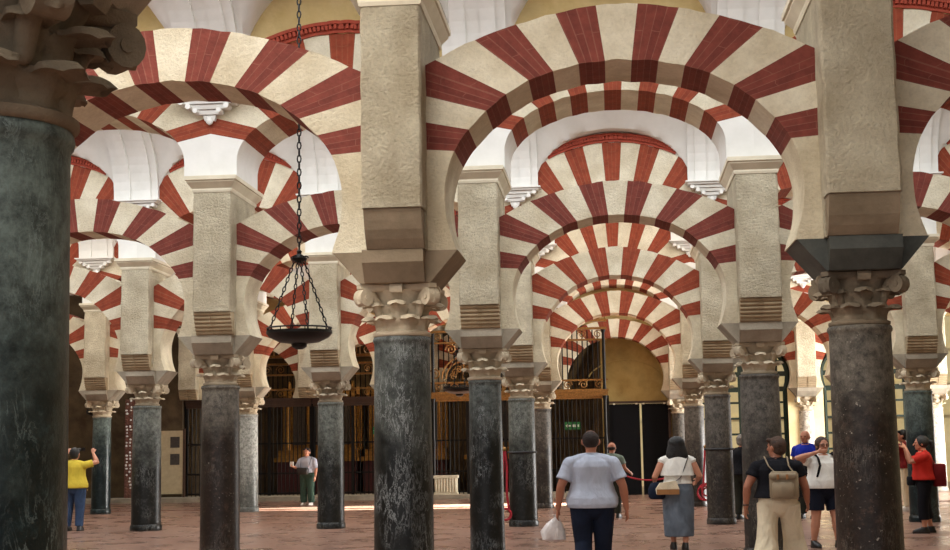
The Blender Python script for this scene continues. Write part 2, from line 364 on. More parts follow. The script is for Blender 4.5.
def arch_mesh(inner, s_end, nhalf, outer_b, colors, centre_half, XE, jamb, y0, y1, zs=None, sub=4, outer_curve=None, jitter=.006, seed=1):
    """inner: half curve from crown (0,z) to the foot. voussoirs: centre one (half width centre_half in units), then nhalf more each side.
       outer_b: outer boundary points for b0..bn. jamb: plain part below the last voussoir."""
    rnd = random.Random(seed)
    zs = zs or (lambda z: z)
    unit = s_end / (nhalf + centre_half)
    bs = [0] + [unit * (centre_half + i) for i in range(nhalf + 1)]
    ob = [(0, outer_b[0][1])] + list(outer_b)
    bm = BM(); uvl = bm.loops.layers.uv.new('UVMap')
    def quad(pts, uvs, mi):
        f = bm.faces.new([bm.verts.new(p) for p in pts]); f.material_index = mi
        for l, uv in zip(f.loops, uvs): l[uvl].uv = uv
    for sgn in (1, -1):
        sbase = 0
        for i in range(len(bs) - 1):
            mi = colors[i]
            k = sub if i else max(2, sub // 2)
            for q in range(k):
                t0, t1 = q / k, (q + 1) / k
                sa, sb = bs[i] + (bs[i + 1] - bs[i]) * t0, bs[i] + (bs[i + 1] - bs[i]) * t1
                ia, ib = lerp_poly(inner, sa), lerp_poly(inner, sb)
                def oo(t):
                    if outer_curve: return outer_curve(i, t)
                    return (ob[i][0] + (ob[i + 1][0] - ob[i][0]) * t, ob[i][1] + (ob[i + 1][1] - ob[i][1]) * t)
                oa, ob_ = oo(t0), oo(t1)
                X = lambda p: p[0] * sgn
                D = math.hypot(oa[0] - ia[0], oa[1] - ia[1])
                w = bs[i + 1] - bs[i]
                ua, ub = sbase + w * t0, sbase + w * t1
                F = [(X(ia), y0, zs(ia[1])), (X(ib), y0, zs(ib[1])), (X(ob_), y0, zs(ob_[1])), (X(oa), y0, zs(oa[1]))]
                Bk = [(x, y1, z) for x, _, z in F]
                uvF = [(ua, 0), (ub, 0), (ub, D), (ua, D)]
                if sgn > 0:
                    quad(F, uvF, mi); quad(Bk[::-1], uvF[::-1], mi)
                    quad([F[1], F[0], Bk[0], Bk[1]], [(ub, 0), (ua, 0), (ua, y1 - y0), (ub, y1 - y0)], mi)
                    quad([F[3], F[2], Bk[2], Bk[3]], [(ua, 0), (ub, 0), (ub, y1 - y0), (ua, y1 - y0)], mi)
                else:
                    quad(F[::-1], uvF[::-1], mi); quad(Bk, uvF, mi)
                    quad([F[0], F[1], Bk[1], Bk[0]], [(ua, 0), (ub, 0), (ub, y1 - y0), (ua, y1 - y0)], mi)
                    quad([F[2], F[3], Bk[3], Bk[2]], [(ub, 0), (ua, 0), (ua, y1 - y0), (ub, y1 - y0)], mi)
            sbase = 0.003
        # jamb: inner curve from s_end to foot, outer straight at XE
        tot = plen(inner); m = 14
        zlast = ob[-1][1]; xe = ob[-1][0]; zend = jamb
        for q in range(m):
            t0, t1 = q / m, (q + 1) / m
            ia = lerp_poly(inner, s_end + (tot - s_end) * t0); ib = lerp_poly(inner, s_end + (tot - s_end) * t1)
            oa = (xe, zlast + (zend - zlast) * t0); ob_ = (xe, zlast + (zend - zlast) * t1)
            F = [(ia[0] * sgn, y0, zs(ia[1])), (ib[0] * sgn, y0, zs(ib[1])), (ob_[0] * sgn, y0, zs(ob_[1])), (oa[0] * sgn, y0, zs(oa[1]))]
            Bk = [(x, y1, z) for x, _, z in F]
            uv4 = [(0, 0)] * 4
            if sgn > 0:
                quad(F, uv4, 2); quad(Bk[::-1], uv4, 2); quad([F[1], F[0], Bk[0], Bk[1]], uv4, 2); quad([F[3], F[2], Bk[2], Bk[3]], uv4, 2)
                if q == m - 1: quad([F[1], Bk[1], Bk[2], F[2]], uv4, 2)
            else:
                quad(F[::-1], uv4, 2); quad(Bk, uv4, 2); quad([F[0], F[1], Bk[1], Bk[0]], uv4, 2); quad([F[2], F[3], Bk[3], Bk[2]], uv4, 2)
                if q == m - 1: quad([F[2], Bk[2], Bk[1], F[1]], uv4, 2)
    bmesh.ops.remove_doubles(bm, verts=bm.verts, dist=.0006)
    bmesh.ops.recalc_face_normals(bm, faces=bm.faces)
    # slight unevenness of the old masonry
    for v in bm.verts:
        if abs(v.co.x) < XE - .02 and v.co.z > jamb + .03:
            h = math.sin(v.co.x * 23.1 + seed) * math.sin(v.co.z * 17.7 + seed * 2.1)
            v.co.z += h * jitter; v.co.y += math.sin(v.co.x * 7.3 + v.co.z * 5 + seed) * jitter * .6
    return bm
L_IN = fine([(0, 4.492), (.22, 4.478), (.44, 4.438), (.66, 4.365), (.84, 4.272), (1.0, 4.15), (1.14, 4.01), (1.26, 3.86), (1.34, 3.70), (1.385, 3.53), (1.39, 3.38), (1.37, 3.2), (1.305, 2.99)])
def s_at_z(poly, z):
    s = 0
    for a, b_ in zip(poly, poly[1:]):
        if b_[1] <= z: return s + math.hypot(b_[0] - a[0], b_[1] - a[1]) * (a[1] - z) / max(1e-6, a[1] - b_[1])
        s += math.hypot(b_[0] - a[0], b_[1] - a[1])
L_OB = [(.165, 4.96), (.485, 4.905), (.80, 4.825), (1.13, 4.712), (1.45, 4.555), (1.60, 4.27), (1.60, 4.04), (1.60, 3.80)]
def l_outer(i, t):
    ob = [(0, 4.965)] + L_OB
    a, b_ = ob[i], ob[i + 1]
    x = a[0] + (b_[0] - a[0]) * t; z = a[1] + (b_[1] - a[1]) * t
    if i < 5: z += .006 * 4 * t * (1 - t)
    if i == 5:   # the corner at the pier
        if t <= .25: return (a[0] + (1.60 - a[0]) * t / .25, a[1] + (4.48 - a[1]) * t / .25)
        return (1.60, 4.48 + (b_[1] - 4.48) * (t - .25) / .75)
    return (x, z)
U_IN = [(1.44 * math.sin(a), 5.32 + .76 * math.cos(a)) for a in [PI / 2 * i / 40 for i in range(41)]] + [(1.44, 5.095)]
U_OB = [(.18, 7.0), (.53, 6.95), (.88, 6.855), (1.22, 6.70), (1.55, 6.42), (1.8, 5.93), (1.8, 5.70)]
def u_outer(i, t):
    ob = [(0, 7.005)] + U_OB
    a, b_ = ob[i], ob[i + 1]
    if i == 5:
        if t <= .5: return (a[0] + .25 * t / .5, a[1] + (6.12 - a[1]) * t / .5)
        return (1.8, 6.12 + (b_[1] - 6.12) * (t - .5) / .5)
    x = a[0] + (b_[0] - a[0]) * t; z = a[1] + (b_[1] - a[1]) * t + .012 * 4 * t * (1 - t)
    return (x, z)
LT = .34   # half thickness of lower arches
PT = .65   # half depth of piers
UT = .56   # half thickness of upper arches
lower_cache, upper_cache = {}, {}
def lower_mesh(k, low=False):
    z1 = lambda z: z if z < 3.8 else 3.8 + (z - 3.8) * (.955 if not low else .925)
    z2 = lambda z: z if z < 3.8 else 3.8 + (z - 3.8) * 1.11
    key = (k >= 3, k % 3, low)
    if key not in lower_cache:
        bm = arch_mesh(L_IN, s_at_z(L_IN, 3.775), 7, L_OB, [1, 0, 1, 0, 1, 0, 1, 0], .5, 1.60, BLOCKTOP, -LT, LT, z2 if k >= 3 else z1, outer_curve=l_outer, seed=k + 1)
        me = bpy.data.meshes.new('horseshoe_arch'); bm.to_mesh(me); bm.free()
        for m in (M['redbrick_warmlit'] if k >= 3 else M['redbrick'], M['voussoir'], M['plaster']): me.materials.append(m)
        lower_cache[key] = me
    return lower_cache[key]
def upper_mesh(k):
    if 0 not in upper_cache:
        bm = arch_mesh(U_IN, s_at_z(U_IN, 5.60), 6, U_OB, [0, 1, 0, 1, 0, 1, 0], .5, 1.8, UPPER, -UT, UT, None, outer_curve=u_outer, seed=4)
        me = bpy.data.meshes.new('voussoir_ring'); bm.to_mesh(me); bm.free()
        for m in (M['redbrick_warmlit'], M['voussoir'], M['white']): me.materials.append(m)
        upper_cache[0] = me
        # dentil band, front side
        bm = BM()
        pts = [(0, 7.005)]
        for i in range(0, 6):
            for q in range(1, 7):
                p = u_outer(i, q / 6)
                if p[0] < 1.2: pts.append(p)
        full = [(-x, z) for x, z in reversed(pts[1:])] + pts
        def off(i, d):
            a = full[max(0, i - 1)]; b_ = full[min(len(full) - 1, i + 1)]
            tx, tz = b_[0] - a[0], b_[1] - a[1]; L = math.hypot(tx, tz)
            return (full[i][0] - tz / L * d, full[i][1] + tx / L * d)
        rs = []
        for i in range(len(full)):
            a, b_, c = off(i, .0), off(i, .155), off(i, .11)
            rs.append([(a[0], -UT + .0, a[1]), (a[0], -UT - .03, a[1]), (c[0], -UT - .03, c[1]), (c[0], -UT - .09, c[1]), (b_[0], -UT - .09, b_[1]), (b_[0], -UT + .0, b_[1])])
        rings(bm, rs)
        tot = plen(full); n = 44
        for q in range(n):
            s = tot * (q + .5) / n
            p = lerp_poly(full, s); p2 = lerp_poly(full, min(tot, s + .02))
            tx, tz = p2[0] - p[0], p2[1] - p[1]; L = math.hypot(tx, tz) or 1; tx /= L; tz /= L; nx, nz = -tz, tx
            poly = [(p[0] + nx * d + tx * e, p[1] + nz * d + tz * e) for d, e in ((.045, -.019), (.045, .019), (.115, .019), (.115, -.019))]
            prism(bm, poly, -UT - .075, -UT - .02)
        me = bpy.data.meshes.new('dentil_band'); bmesh.ops.recalc_face_normals(bm, faces=bm.faces); bm.to_mesh(me); bm.free(); me.materials.append(M['dentil'])
        upper_cache[1] = me
    return upper_cache[0], upper_cache[1]

def capital_mesh(name, mat, detail=1, seed=0):
    bm = BM(); rnd = random.Random(seed)
    lathe(bm, [(.222, 0), (.236, .012), (.236, .03), (.205, .042), (.188, .06), (.182, .18), (.20, .26), (.25, .315), (.262, .335)], 32)
    def leaf(ang, z0, z1, r0, w, out, droop):
        nu, nv = 8, 18
        ca, sa = math.cos(ang), math.sin(ang)
        R_ = droop
        def P(u, v, th):
            # u -1..1 across, v 0..1 up the leaf, curling out and over at the tip
            if v < .55:
                q = v / .55; r = r0 + .010 + .022 * q * q; z = z0 + (z1 - R_ - z0) * q; nr, nz = 1, 0
            else:
                ph = (v - .55) / .45 * 2.5; r = r0 + .032 + (R_ * 1.15) * (1 - math.cos(ph)) + out * .25 * math.sin(ph / 2.5 * 1.57); z = z1 - R_ + R_ * math.sin(ph)
                nr, nz = math.cos(ph), -math.sin(ph) * .0 + .0
            lobe = 1 + .13 * math.sin(v * 15.0 + .6)
            ww = w * (1 - .30 * v ** 3) * lobe * (.75 if v > .97 else 1)
            cup = -.035 * u * u * (1 - .5 * v)
            ridge = .014 * math.exp(-(u * 3.5) ** 2)
            r = r + cup + ridge
            if th: 
                if v < .55: r -= th
                else:
                    r -= th * math.cos(ph); z -= th * math.sin(ph)
            t = u * ww
            return (ca * r - sa * t, sa * r + ca * t, z - .012 * u * u * (v > .7))
        top = [[bm.verts.new(P(-1 + 2 * i / nu, j / nv, 0)) for i in range(nu + 1)] for j in range(nv + 1)]
        bot = [[bm.verts.new(P(-1 + 2 * i / nu, j / nv, .018)) for i in range(nu + 1)] for j in range(nv + 1)]
        for j in range(nv):
            for i in range(nu):
                bm.faces.new((top[j][i], top[j][i + 1], top[j + 1][i + 1], top[j + 1][i]))
                bm.faces.new((bot[j][i + 1], bot[j][i], bot[j + 1][i], bot[j + 1][i + 1]))
            bm.faces.new((top[j][0], top[j + 1][0], bot[j + 1][0], bot[j][0])); bm.faces.new((top[j + 1][nu], top[j][nu], bot[j][nu], bot[j + 1][nu]))
        for i in range(nu):
            bm.faces.new((top[nv][i], top[nv][i + 1], bot[nv][i + 1], bot[nv][i])); bm.faces.new((top[0][i + 1], top[0][i], bot[0][i], bot[0][i + 1]))
    for i in range(8):
        leaf(2 * PI * i / 8 + PI / 8, .035, .15 + rnd.uniform(-.008, .008), .190, .088, .06, .036)
    for i in range(8):
        leaf(2 * PI * i / 8, .12, .258 + rnd.uniform(-.008, .008), .188, .080, .08, .040)
    for i in range(4):      # corner volutes
        a = PI / 4 + PI / 2 * i; ca, sa = math.cos(a), math.sin(a)
        pts = [(ca * r, sa * r, z) for r, z in ((.22, .16), (.25, .24), (.305, .305), (.37, .318), (.405, .29), (.40, .25), (.365, .245), (.355, .27))]
        limb(bm, pts, [.030, .036, .04, .042, .042, .038, .032, .026], 8, 1.0, True)
        u = Vector((-sa, ca, 0)); c = Vector((ca * .375, sa * .375, .277))
        limb(bm, [c - u * .05, c + u * .05], [.062, .062], 14, 1.0, False)
        limb(bm, [c - u * .056, c + u * .056], [.022, .022], 8, 1.0, False)
    for i in range(4):      # small helices and centre boss
        a = PI / 2 * i; ca, sa = math.cos(a), math.sin(a)
        u = Vector((-sa, ca, 0)); c = Vector((ca * .285, sa * .285, .34))
        limb(bm, [c - u * .05, c + u * .05], [.036, .036], 6, 1, False)
    # abacus with hollow sides
    def abac(h, z):
        pts = []
        for i in range(4):
            a0 = PI / 4 + PI / 2 * i; a1 = a0 + PI / 2
            p0 = Vector((math.cos(a0), math.sin(a0))) * h * 1.36; p1 = Vector((math.cos(a1), math.sin(a1))) * h * 1.36
            mid = Vector((math.cos((a0 + a1) / 2), math.sin((a0 + a1) / 2)))
            nrm = Vector((-math.sin(a0), math.cos(a0)))
            pts.append((p0.x + nrm.x * .035, p0.y + nrm.y * .035, z))
            for t in (.2, .4, .6, .8):
                q = p0.lerp(p1, t) - mid * .055 * 4 * t * (1 - t); pts.append((q.x, q.y, z))
            nr1 = Vector((math.sin(a1), -math.cos(a1))); pts.append((p1.x + nr1.x * .035, p1.y + nr1.y * .035, z))
        return pts
    rings(bm, [abac(.28, .322), abac(.305, .34), abac(.305, .372)])
    bmesh.ops.recalc_face_normals(bm, faces=bm.faces)
    me = bpy.data.meshes.new(name); bm.to_mesh(me); bm.free(); me.materials.append(mat)
    for p in me.polygons: p.use_smooth = True
    me.set_sharp_from_angle(angle=math.radians(60))
    return me
CAPS = {0: capital_mesh('capital', M['capital'], seed=1), 1: capital_mesh('capital', M['capital_old'], seed=2)}
def block_mesh(mat):
    bm = BM(); cw = .24 if mat is M['block_brown'] else .27
    # arms along the arcade
    prism(bm, [(-.28, 2.742), (.28, 2.742), (.495, BLOCKTOP), (-.495, BLOCKTOP)], -LT + .0, LT)
    # central body projecting to front and back
    rings(bm, [rect(cw - .002, .36, 2.743), rect(cw, .47, BLOCKTOP - .10), rect(cw, .47, BLOCKTOP - .001)])
    bmesh.ops.recalc_face_normals(bm, faces=bm.faces)
    me = bpy.data.meshes.new('impost_block'); bm.to_mesh(me); bm.free(); me.materials.append(mat); return me
BLOCKS = {m: block_mesh(M[m]) for m in ('block', 'block_dark', 'block_brown')}
shaft_cache = {}
def shaft_mesh(mat, r, base):
    key = (mat, r, base)
    if key not in shaft_cache:
        bm = BM()
        h0 = .12 if base else 0
        pr = [(r * 1.03, h0), (r * 1.05, h0 + .03), (r * 1.03, h0 + .06)]
        for i in range(13):
            t = i / 12; z = h0 + .08 + (SHAFT - .09 - h0 - .08) * t
            pr.append((r * (1.03 - .07 * t + .012 * math.sin(t * PI)), z))
        pr += [(r * .965, SHAFT - .05), (r * 1.0, SHAFT - .04), (r * 1.015, SHAFT - .025), (r * 1.0, SHAFT - .01), (r * .98, SHAFT)]
        lathe(bm, pr, 40)
        bmesh.ops.recalc_face_normals(bm, faces=bm.faces)
        me = bpy.data.meshes.new('shaft'); bm.to_mesh(me); bm.free(); me.materials.append(M[mat])
        for p in me.polygons: p.use_smooth = True
        me.set_sharp_from_angle(angle=math.radians(50))
        bm = BM(); lathe(bm, [(r * 1.09, 0), (r * 1.11, .02), (r * 1.11, .08), (r * 1.07, .10), (r * 1.04, .12)], 40)
        bmesh.ops.recalc_face_normals(bm, faces=bm.faces)
        mb = bpy.data.meshes.new('base'); bm.to_mesh(mb); bm.free(); mb.materials.append(M[mat])
        for p in mb.polygons: p.use_smooth = True
        mb.set_sharp_from_angle(angle=math.radians(40))
        shaft_cache[key] = (me, mb)
    return shaft_cache[key]
def column(k, j, mat, r, label, cap=0, block='block', dx=0, base=True, zb=0, blk=True):
    t = thing('marble_column', label, 'column', (colX(j) + dx, rowY(k), 0), 0, 'marble columns of the arcades')
    s, b_ = shaft_mesh(mat, r, base)
    obj('shaft', s, parent=t)
    if base: obj('base', b_, parent=t)
    c = obj('capital', CAPS[cap], parent=t, loc=(0, 0, SHAFT)); c.scale.z = (CAPTOP - SHAFT) / .372
    if blk: obj('impost_block', BLOCKS[block], parent=t)
    return t
def pier_meshes():
    out = {}
    bm = BM(); h = .268
    # shaft with slightly rounded arrises
    c = .018
    def rr(z, hx, hy): return [(-hx + c, -hy, z), (hx - c, -hy, z), (hx, -hy + c, z), (hx, hy - c, z), (hx - c, hy, z), (-hx + c, hy, z), (-hx, hy - c, z), (-hx, -hy + c, z)]
    n = 10; rs = []
    for i in range(n + 1):
        z = PIERBOT + (IMPOST - PIERBOT) * i / n; q = .004 * math.sin(i * 2.3)
        rs.append(rr(z, h + q, PT + q))
    rings(bm, rs)
    box(bm, -h, h, -.42, .42, BLOCKTOP, PIERBOT)
    bmesh.ops.recalc_face_normals(bm, faces=bm.faces)
    me = bpy.data.meshes.new('pier_body'); bm.to_mesh(me); bm.free(); me.materials.append(M['pier']); out['body'] = me
    for kind in ('plain', 'rolled'):
        bm = BM()
        for s in (1,):
            line = [(.625, 3.289), (.615, 3.26), (.59, 3.20), (.56, 3.13), (.52, 3.06), (.485, 3.01), (.475, 2.992)]
            if kind == 'rolled':
                prof = []
                L = plen(line); nr = 6
                for q in range(nr * 6 + 1):
                    p = lerp_poly(line, L * q / (nr * 6)); b_ = abs(math.sin(q / 6 * PI)) ** .7 * .020
                    prof.append((p[0] - .012 + b_, p[1] - b_ * .35))
            else: prof = [(p[0] + .012 * math.sin(i / 6 * PI), p[1]) for i, p in enumerate(line)]
            poly = [(.40, 3.289)] + prof + [(.40, 2.992)]
            spans = [(-.255, .255)] if kind == 'plain' else [(-.262, -.03), (-.028, .028), (.03, .262)]
            for a, b2 in spans:
                sh = -.012 if abs(a) < .029 and kind == 'rolled' else 0
                va = [bm.verts.new((a, -s * (y + (sh if y > .42 else 0)), z)) for y, z in poly]; vb = [bm.verts.new((b2, -s * (y + (sh if y > .42 else 0)), z)) for y, z in poly]
                bm.faces.new(va); bm.faces.new(vb[::-1]); m = len(poly)
                for i in range(m): bm.faces.new((va[i], va[(i + 1) % m], vb[(i + 1) % m], vb[i]))
        bmesh.ops.recalc_face_normals(bm, faces=bm.faces)
        me = bpy.data.meshes.new('roll_corbel'); bm.to_mesh(me); bm.free(); me.materials.append(M['block_brown'] if kind == 'plain' else M['rollwood']); out[kind] = me
    bm = BM()
    rings(bm, [rect(.275, .655, IMPOST), rect(.285, .665, IMPOST + .03), rect(.285, .665, IMPOST + .05), rect(.315, .70, IMPOST + .09), rect(.345, .735, IMPOST + .13), rect(.345, .735, IMPOST + .15), rect(.365, .755, IMPOST + .155), rect(.365, .755, UPPER - .002)])
    bmesh.ops.recalc_face_normals(bm, faces=bm.faces)
    me = bpy.data.meshes.new('impost_moulding'); bm.to_mesh(me); bm.free(); me.materials.append(M['moulding']); out['imp'] = me
    return out
PIER = pier_meshes()
PIERFIT = {(1, 0): (.035, .88), (2, -1): (.05, .95), (1, 1): (-.01, 1.02), (2, 0): (.0, .97)}
def pier(k, j, label, kind, dx=0):
    dx, sx = PIERFIT.get((k, j), (0, 1))
    t = thing('plastered_pier', label, 'pier', (colX(j) + dx, rowY(k), 0), 0, 'piers above the columns')
    obj('pier_body', PIER['body'], parent=t); t.scale.x = sx
    obj('roll_corbel', PIER[kind], parent=t); obj('roll_corbel', PIER[kind], parent=t).rotation_euler.z = PI; obj('impost_moulding', PIER['imp'], parent=t)
def bay_x(j): return colX(j) + BAY / 2

# ------------------------------------------------------------------ vault ribs and corbels
def rib_meshes():
    out = {}
    bm = BM()   # corbel: stepped, scalloped bracket under the pilaster (local: wall face at y=0, projects to -y)
    tiers = [(.07, .05, 5.74), (.09, .06, 5.84), (.15, .08, 5.85), (.18, .10, 5.93), (.25, .12, 5.94), (.28, .15, 6.02), (.35, .17, 6.03), (.38, .19, 6.10), (.42, .22, 6.11), (.46, .24, 6.16), (.48, .26, 6.165), (.48, .26, 6.20)]
    tiers = [(a, b_, 6.2 - (6.2 - z) * .72) for a, b_, z in tiers]
    for (a, b_) in zip(tiers[::2], tiers[1::2]):
        rings(bm, [[(-a[0], 0, a[2]), (-a[0], -a[1], a[2]), (a[0], -a[1], a[2]), (a[0], 0, a[2])], [(-b_[0], 0, b_[2]), (-b_[0], -b_[1], b_[2]), (b_[0], -b_[1], b_[2]), (b_[0], 0, b_[2])]])
    for s in (-1, 1):
        for x, z, r in ((.36, 6.10, .038), (.26, 6.04, .038), (.16, 5.98, .034)):
            limb(bm, [(s * x, -.02, z), (s * x, -.2, z)], [r, r], 10, 1, False)
    ball(bm, (0, -.05, 5.87), .05, .04, .06)
    bmesh.ops.recalc_face_normals(bm, faces=bm.faces)
    me = bpy.data.meshes.new('corbel'); bm.to_mesh(me); bm.free(); me.materials.append(M['white']); out['corbel'] = me
    bm = BM()   # rib following the barrel, spanning to the next row; local y from -NAVE+UT to 0
    H = NAVE / 2 - UT; yc = -NAVE / 2 + 0
    def path(off):
        pts = []
        for i in range(41):
            a = PI * i / 40
            y = yc + (H - off) * math.cos(a); z = 6.20 + (1.95 - off * .6) * math.sin(a) ** .9
            pts.append((y + UT, z))
        return pts
    def strip(x0, x1, o0, o1):
        A, B_ = path(o0), path(o1)
        rs = [[(x0, a[0], a[1]), (x1, a[0], a[1]), (x1, b_[0], b_[1]), (x0, b_[0], b_[1])] for a, b_ in zip(A, B_)]
        rings(bm, rs)
    strip(-.43, .43, -.0, .09); strip(-.30, -.10, .08, .13); strip(.10, .30, .08, .13); 
    bmesh.ops.recalc_face_normals(bm, faces=bm.faces)
    me = bpy.data.meshes.new('rib'); bm.to_mesh(me); bm.free(); me.materials.append(M['white']); out['rib'] = me
    return out
RIB = rib_meshes()
def rib(k, j, label):
    t = thing('vault_rib', label, 'vault rib', (colX(j), rowY(k) - UT, 0), 0, 'white plaster vault ribs')
    obj('corbel', RIB['corbel'], parent=t); obj('rib', RIB['rib'], parent=t)
def vault_nave(k, j0, j1):
    """groin vaults over the nave between row k and k+1"""
    bm = BM(); yc = rowY(k) + NAVE / 2; H = NAVE / 2 - UT + .01
    for j in range(j0, j1):
        xc = bay_x(j); nx, ny = 36, 40
        xs = [-1.8 + 3.6 * i / nx for i in range(nx + 1)]
        ys = [-H * math.cos(PI * i / ny) for i in range(ny + 1)]
        def z(x, y):
            zb = 6.20 + 1.95 * max(0, 1 - (y / H) ** 2) ** .45
            zc = 6.20 + (1.75 if k == 1 else 1.0) * max(0, 1 - (x / 1.44) ** 2) ** .5 if abs(x) < 1.44 else 6.20
            return max(zb, zc)
        g = [[bm.verts.new((xc + x, yc + y, z(x, y))) for x in xs] for y in ys]
        for a in range(ny):
            for b_ in range(nx): bm.faces.new((g[a][b_], g[a + 1][b_], g[a + 1][b_ + 1], g[a][b_ + 1]))
    o = struct('ceiling', bm, M['white']); smooth(o, 35); return o
def upper_wall(k, j0, j1, mat, back=False):
    """spandrel wall above the round arches of row k"""
    bm = BM()
    for j in range(j0, j1):
        xc = bay_x(j); pts = []
        for i in range(0, 6):
            for q in range(0, 7):
                p = u_outer(i, q / 6)
                if p[0] <= 1.8 and p[1] >= 6.12 and (not pts or p[0] > pts[-1][0] + 1e-4): pts.append(p)
        if pts[-1][0] < 1.799: pts.append((1.8, 6.12))
        full = [(-x, z) for x, z in reversed(pts[1:])] + pts
        for a, b_ in zip(full, full[1:]):
            for y in (-UT, UT):
                q = [(xc + a[0], rowY(k) + y, a[1] + .003), (xc + b_[0], rowY(k) + y, b_[1] + .003), (xc + b_[0], rowY(k) + y, 8.6), (xc + a[0], rowY(k) + y, 8.6)]
                if y > 0: q = q[::-1]
                bm.faces.new([bm.verts.new(p) for p in q])
    o = struct('wall_upper', bm, M[mat]); return o

# ------------------------------------------------------------------ build the arcades
ORD = ['', 'first', 'second', 'third', 'fourth', 'fifth', 'sixth', 'seventh']
ROWN = {0: 'nearest', 1: 'front', 2: 'second', 3: 'third', 4: 'fourth', 5: 'farthest'}
# column(k, j): material, radius, label
CL = {
 (0, 0): ('marble_green', .222, 'huge dark green marble column close by at the left edge', 1, 'block'),
 (1, -1): ('marble_slate', .235, 'slate marble column of the front arcade beyond the left edge', 1, 'block'),
 (1, 0): ('marble_black', .232, 'black marble column with white scratches, big and near the centre, front arcade', 0, 'block_brown'),
 (1, 1): ('granite_brown', .245, 'thick brown speckled column right of centre beside the woman in shorts', 1, 'block_dark'),
 (1, 2): ('marble_slate', .235, 'slate marble column of the front arcade beyond the right edge', 1, 'block'),
 (2, -2): ('marble_slate', .24, 'slate marble column of the second arcade, behind the huge green one', 0, 'block'),
 (2, -1): ('granite_brown', .258, 'brown speckled granite column left of the big hanging dish lamp', 0, 'block'),
 (2, 0): ('marble_black', .222, 'slim black marble column directly right of the big central black one', 0, 'block'),
 (2, 1): ('granite_grey', .26, 'grey brown mottled column behind the woman with the pale backpack', 0, 'block'),
 (2, 2): ('marble_slate', .24, 'slate marble column of the second arcade beyond the right edge', 0, 'block'),
 (3, -3): ('marble_slate', .25, 'slate marble column of the third arcade behind the green one', 0, 'block'),
 (3, -2): ('marble_slate', .27, 'dark slate column right of the person in the yellow shirt', 0, 'block'),
 (3, -1): ('marble_slate', .245, 'grey over black marble column right of the woman in green trousers', 0, 'block'),
 (3, 0): ('marble_slate', .25, 'slate column with a black strap, left of the man in the grey shirt', 0, 'block'),
 (3, 1): ('granite_grey', .245, 'mottled grey column with a black strap, right of the woman in denim skirt', 0, 'block'),
 (3, 2): ('marble_green', .25, 'blue green column behind the woman in the red shirt', 0, 'block'),
 (3, 3): ('marble_slate', .25, 'slate marble column of the third arcade beyond the right edge', 0, 'block'),
 (4, -4): ('marble_slate', .24, 'slate marble column of the fourth arcade behind the green one', 0, 'block'),
 (4, -3): ('marble_green', .225, 'dark blue green column just right of the person in yellow', 0, 'block'),
 (4, -2): ('marble_pale', .24, 'pale grey column with a sunlit right edge, behind the brown speckled one', 0, 'block'),
 (4, -1): ('marble_slate', .24, 'slate column of the fourth arcade hidden behind the central black one', 0, 'block'),
 (4, 0): ('granite_grey', .22, 'small pale column left of the green sign with a bright right edge', 0, 'block'),
 (4, 1): ('granite_grey', .24, 'small grey column right of the black door with a coiled red rope', 0, 'block'),
 (4, 2): ('marble_slate', .24, 'slate column of the fourth arcade hidden behind the thick brown one', 0, 'block'),
 (4, 3): ('marble_slate', .24, 'slate column of the fourth arcade beyond the right edge', 0, 'block'),
 (5, 1): ('granite_grey', .21, 'smallest grey column in the back wall beside the black door', 0, 'block'),
 (5, 2): ('marble_white', .235, 'white veined marble column against the cream wall between green windows', 0, 'block'),
 (5, 3): ('marble_white', .235, 'white marble column against the back wall at the right edge', 0, 'block'),
}
for (k, j), (m, r, lab, cap, blk) in CL.items():
    zb = 0
    t = column(k, j, m, r, lab, cap, blk, dx={(0, 0): -.012, (1, 1): .012, (3, -2): .05, (4, -2): .05, (4, -3): -.02, (1, 0): .01}.get((k, j), 0), base=(k > 0))
SEEN = {0: (0, 0), 1: (0, 1), 2: (-1, 1), 3: (-2, 2), 4: (-3, 2), 5: (-3, 3)}
def nth(k, j):
    a, b_ = SEEN[k]
    if j < a: return 'beyond the left edge'
    if j > b_: return 'beyond the right edge'
    return '%s from the left' % ORD[j - a + 1]
for (k, j) in CL:
    if k == 0: continue
    near = CL[(k, j)][2]
    row = ROWN[k]
    lab = 'rough cream plastered pier of the %s arcade, %s' % (row, nth(k, j))
    pier(k, j, lab, 'plain' if k == 1 else 'rolled')
BAYS = {1: (-1, 2), 2: (-2, 2), 3: (-3, 3), 4: (-4, 3), 5: (-3, 3)}
for k, (a, b_) in BAYS.items():
    for n, j in enumerate(range(a, b_)):
        o = obj('horseshoe_arch', lower_mesh(k, k == 1 and j == -1), loc=(bay_x(j), rowY(k), 0))
        tag(o, 'red and cream striped horseshoe arch, %s from the left in the %s arcade' % (ORD[n + 1], ROWN[k]), 'arch', 'lower horseshoe arches')
for k in (2, 3, 4, 5):
    a, b_ = BAYS[k]; ring, dent = upper_mesh(k)
    for n, j in enumerate(range(a, b_)):
        t = thing('round_arch', 'upper striped round arch with dentil edge, %s from the left in the %s arcade' % (ORD[n + 1], ROWN[k]), 'arch', (bay_x(j), rowY(k), 0), 0, 'upper round arches')
        obj('voussoir_ring', ring, parent=t); obj('dentil_band', dent, parent=t)
    upper_wall(k, a, b_, 'yellowwall' if k == 2 else 'white')
for k in (1,):
    a, b_ = BAYS[k]; ring, dent = upper_mesh(k)
    for n, j in enumerate(range(a, b_)):
        o = obj('round_arch', ring, loc=(bay_x(j), rowY(k), 0))
        tag(o, 'upper striped round arch of the front arcade, above the lower arch, %s from the left' % ORD[n + 1], 'arch', 'upper round arches')
    upper_wall(k, a, b_, 'white')
for k in range(0, 5): vault_nave(k, -6, 4)
RIBS = {2: (-2, 3), 3: (-3, 4), 4: (-4, 4), 5: (-3, 4)}
